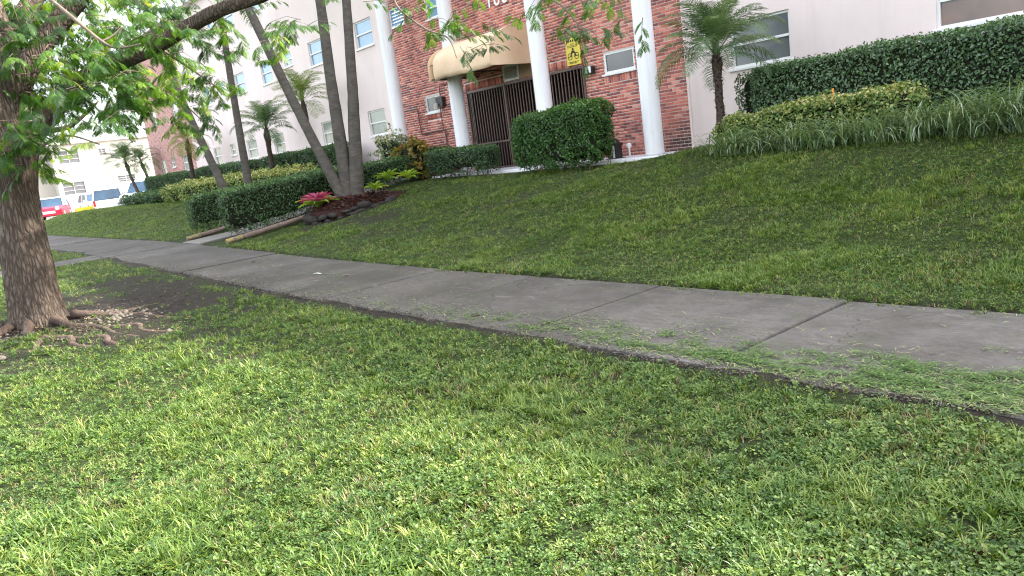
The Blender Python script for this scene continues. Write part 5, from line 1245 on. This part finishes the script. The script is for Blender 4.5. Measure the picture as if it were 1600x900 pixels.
wallx(WX-1.6, -14, 11.75, .5, 6.1, hC, MAT['cream_wall']); [windowx(WX-1.6, *h) for h in hC]
MB().box(WX-1.6, WX-.002, 11.75, 11.9, .5, 6.34).box(WX-.8, WX-.002, 15.15, 15.298, .5, 6.34).build('wall_return', MAT['white_wall'], wb)
MB().box(WX-10, WX+.35, 11.5, 15.55, 6.352, 6.55).box(WX-10, WX-.4, 15.552, 34.2, 6.402, 6.58).box(WX-10, WX-1.3, -14.3, 11.49, 6.102, 6.3).build('roof_edge', MAT['cream_wall'], wb)
# outside stair with solid wall, planter wall
MB().prism([(12.7, .6), (15.6, .6), (15.6, 3.0), (14.9, 3.0)], 'x', WX+.5, WX+.62).build('stair_wall', MAT['white_wall'], wb)
MB().prism([(15.62, .6), (17.2, .6), (16.6, 2.6), (15.62, 3.4)], 'x', WX+.2, WX+.3).build('stair_wall', MAT['cream_wall'], wb)
for k, (ya, za) in enumerate(((15.0, 2.75), (15.85, 2.8), (16.4, 5.25))):
    ac = MB().box(WX-.6, WX+.05 if k < 1 else WX-.35, ya, ya+.62, za, za+.4).build('air_conditioner', MAT['louver'], wb, bevel=.02)
for k, ch in enumerate('2775'):
    o = obj('digit', text_mesh('digit', ch, .42, .01), MAT['black'], wb, (.66, (14.05+k*.27)-14, 1.85-.6)); o.rotation_euler = (R(90), 0, R(90))
yw = MB().prism([(9.9, .6), (11.2, .6), (11.2, 1.12), (9.9, 1.12)], 'x', -58.4, -58.1).build('low_yellow_wall', MAT['yellow_wall'], bevel=.03); tag(yw, 'low bright yellow painted wall between red and white cars', 'wall')

def car(name, label, loc, rz, paint, roofpaint, Lc, Wc, Hc, style, group='cars parked in the lot'):
    root = thing(name, loc, label, 'car', group); root.rotation_euler = (0, 0, rz); org = ORG.pop(root.name)
    ORG[root.name] = np.zeros(3)     # parts are modelled in the car's own frame, nose towards +x
    h = Lc/2; b0 = .22; belt = Hc*.58
    nose = h-.02
    if style == 'hatch': low = [(-h, .35), (-h+.08, b0), (h-.15, b0), (nose, .38), (nose, .62), (h-.12, .78), (h-1.05, belt+.02), (-h+.15, belt+.05), (-h, belt-.12)]; cab = [(h-1.15, belt), (h-1.75, Hc-.05), (h-2.1, Hc), (-h+.55, Hc-.02), (-h+.14, belt+.03)]
    elif style == 'van': low = [(-h, .4), (-h+.08, b0), (h-.15, b0), (nose, .4), (nose, .75), (h-.2, .92), (h-1.1, belt), (-h+.04, belt), (-h, belt-.2)]; cab = [(h-1.05, belt-.01), (h-1.95, Hc-.08), (h-2.3, Hc), (-h+.3, Hc), (-h+.05, belt)]
    else: low = [(-h, .45), (-h+.08, .3), (h-.15, .3), (nose, .45), (nose, .85), (h-.15, 1.0), (h-1.2, belt), (-h+.05, belt), (-h, belt-.25)]; cab = [(h-1.2, belt-.01), (h-1.85, Hc-.06), (h-2.2, Hc), (-h+.45, Hc), (-h+.08, belt)]
    body = MB().prism(low, 'y', -Wc/2, Wc/2).build('body', paint, root, bevel=.07)
    # cabin: glass block, roof and pillars over it
    def lerp_(p, s_): return p
    q = .13; n_ = len(cab); mb = MB(); n0 = 0
    for s_ in (-1, 1):
        for (x, z) in cab: mb.v.append((x, s_*(Wc/2-.03-q*(z-belt)/(Hc-belt)), z))
    mb.f.append(tuple(range(n_))[::-1]); mb.f.append(tuple(range(n_, 2*n_)))
    for i in range(n_): j = (i+1) % n_; mb.f.append((i, j, n_+j, n_+i))
    mb.build('windows', MAT['car_glass'], root, bevel=.02)
    top = [c for c in cab if c[1] > Hc-.1]; w2 = Wc/2-.03-q
    MB().prism([(top[0][0]+.03, top[0][1]-.02), (top[0][0]+.03, top[0][1]+.03), (top[1][0], Hc+.02), (top[-1][0], top[-1][1]+.02), (top[-1][0]-.03, top[-1][1]-.03)], 'y', -w2-.02, w2+.02).build('roof', roofpaint, root, bevel=.03)
    pil = MB()
    for s_ in (-1, 1):
        yb, yt = s_*(Wc/2-.02), s_*(w2+.012)
        for (xa, za, xb, zb_) in ((cab[0][0], cab[0][1], cab[1][0], cab[1][1]), (cab[-1][0], cab[-1][1], cab[-2][0], cab[-2][1]), ((cab[0][0]+cab[-1][0])/2-.1, belt, (cab[1][0]+cab[-2][0])/2-.1, Hc-.03)):
            pil.tube([(xa, yb, za), (xb, yt, zb_)], .038, 6)
    pil.build('pillars', roofpaint if style == 'hatch' else paint, root)
    for sx_ in (-1, 1):
        for s_ in (-1, 1):
            xw = sx_*(h-.78); wr = .31 if style != 'suv' else .36
            wh = MB().lathe((xw, s_*(Wc/2-.09), wr), [(wr-.09, -.1), (wr-.02, -.1), (wr, -.06), (wr, .06), (wr-.02, .1), (wr-.09, .1)], 20, 'y').build('wheel', MAT['tyre'], root)
            MB().lathe((xw, s_*(Wc/2-.09)+s_*.101, wr), [(wr-.1, -.004), (wr-.12, .004), (.04, .01)], 14, 'y').build('rim', MAT['rim'], wh)
    for s_ in (-1, 1):
        MB().lathe((nose-.05, s_*(Wc/2-.26), .70 if style == 'hatch' else .8), [(.09, -.03), (.125, .03), (.10, .065)], 16, 'x').build('headlight', MAT['lamp'], root)
        MB().box(-h-.015, -h+.06, s_*(Wc/2-.1)-.07, s_*(Wc/2-.1)+.07, belt-.38, belt+.0).build('tail_light', MAT['tail'], root, bevel=.02)
        MB().box(cab[0][0]-.25, cab[0][0]-.1, s_*(Wc/2+.10)-.07, s_*(Wc/2+.10)+.07, belt+.02, belt+.15).build('mirror', roofpaint, root, bevel=.03)
    MB().box(nose-.01, nose+.012, -.45, .45, .40, .55).build('grille', MAT['lamp'] if style == 'hatch' else MAT['black'], root, bevel=.01)
    MB().box(nose-.06, nose+.03, -Wc/2+.08, Wc/2-.08, .26, .37).build('bumper', paint, root, bevel=.02)
    MB().box(-h-.04, -h+.06, -Wc/2+.08, Wc/2-.08, .3, .48).build('bumper', paint, root, bevel=.02)
    MB().box(-h-.012, -h+.02, -.26, .26, .56, .68).build('licence_plate', MAT['white_plastic'], root)
    if style == 'suv': MB().tube([(h-2.1, -w2+.1, Hc+.07), (-h+.5, -w2+.1, Hc+.07)], .02, 6).tube([(h-2.1, w2-.1, Hc+.07), (-h+.5, w2-.1, Hc+.07)], .02, 6).build('roof_rack', MAT['black'], root)
    return root
LZ = .604
car('red_car', 'small bright red car with white roof facing the lawn', (-59.4, 8.75, LZ), R(-18), MAT['red_paint'], MAT['car_white'], 3.7, 1.72, 1.42, 'hatch')
car('orange_car', 'orange red car partly hidden by the tree trunk beside the red car', (-61.5, 7.4, LZ), R(-10), MAT['orange_paint'], MAT['orange_paint'], 4.2, 1.72, 1.35, 'hatch')
car('white_van', 'white van parked with its rear and red tail light toward the lawn', (-58.6, 12.2, LZ-.1), R(165), MAT['car_white'], MAT['car_white'], 4.6, 1.85, 1.6, 'van')
car('pale_suv', 'pale silver white suv with roof rack behind the low bush', (-56.9, 14.2, LZ), R(-35), MAT['car_silver'], MAT['car_silver'], 4.6, 1.9, 1.78, 'suv')
car('white_car', 'white car mostly hidden left of the white van', (-61.2, 11.9, LZ), R(0), MAT['car_white'], MAT['car_white'], 4.4, 1.78, 1.4, 'hatch')
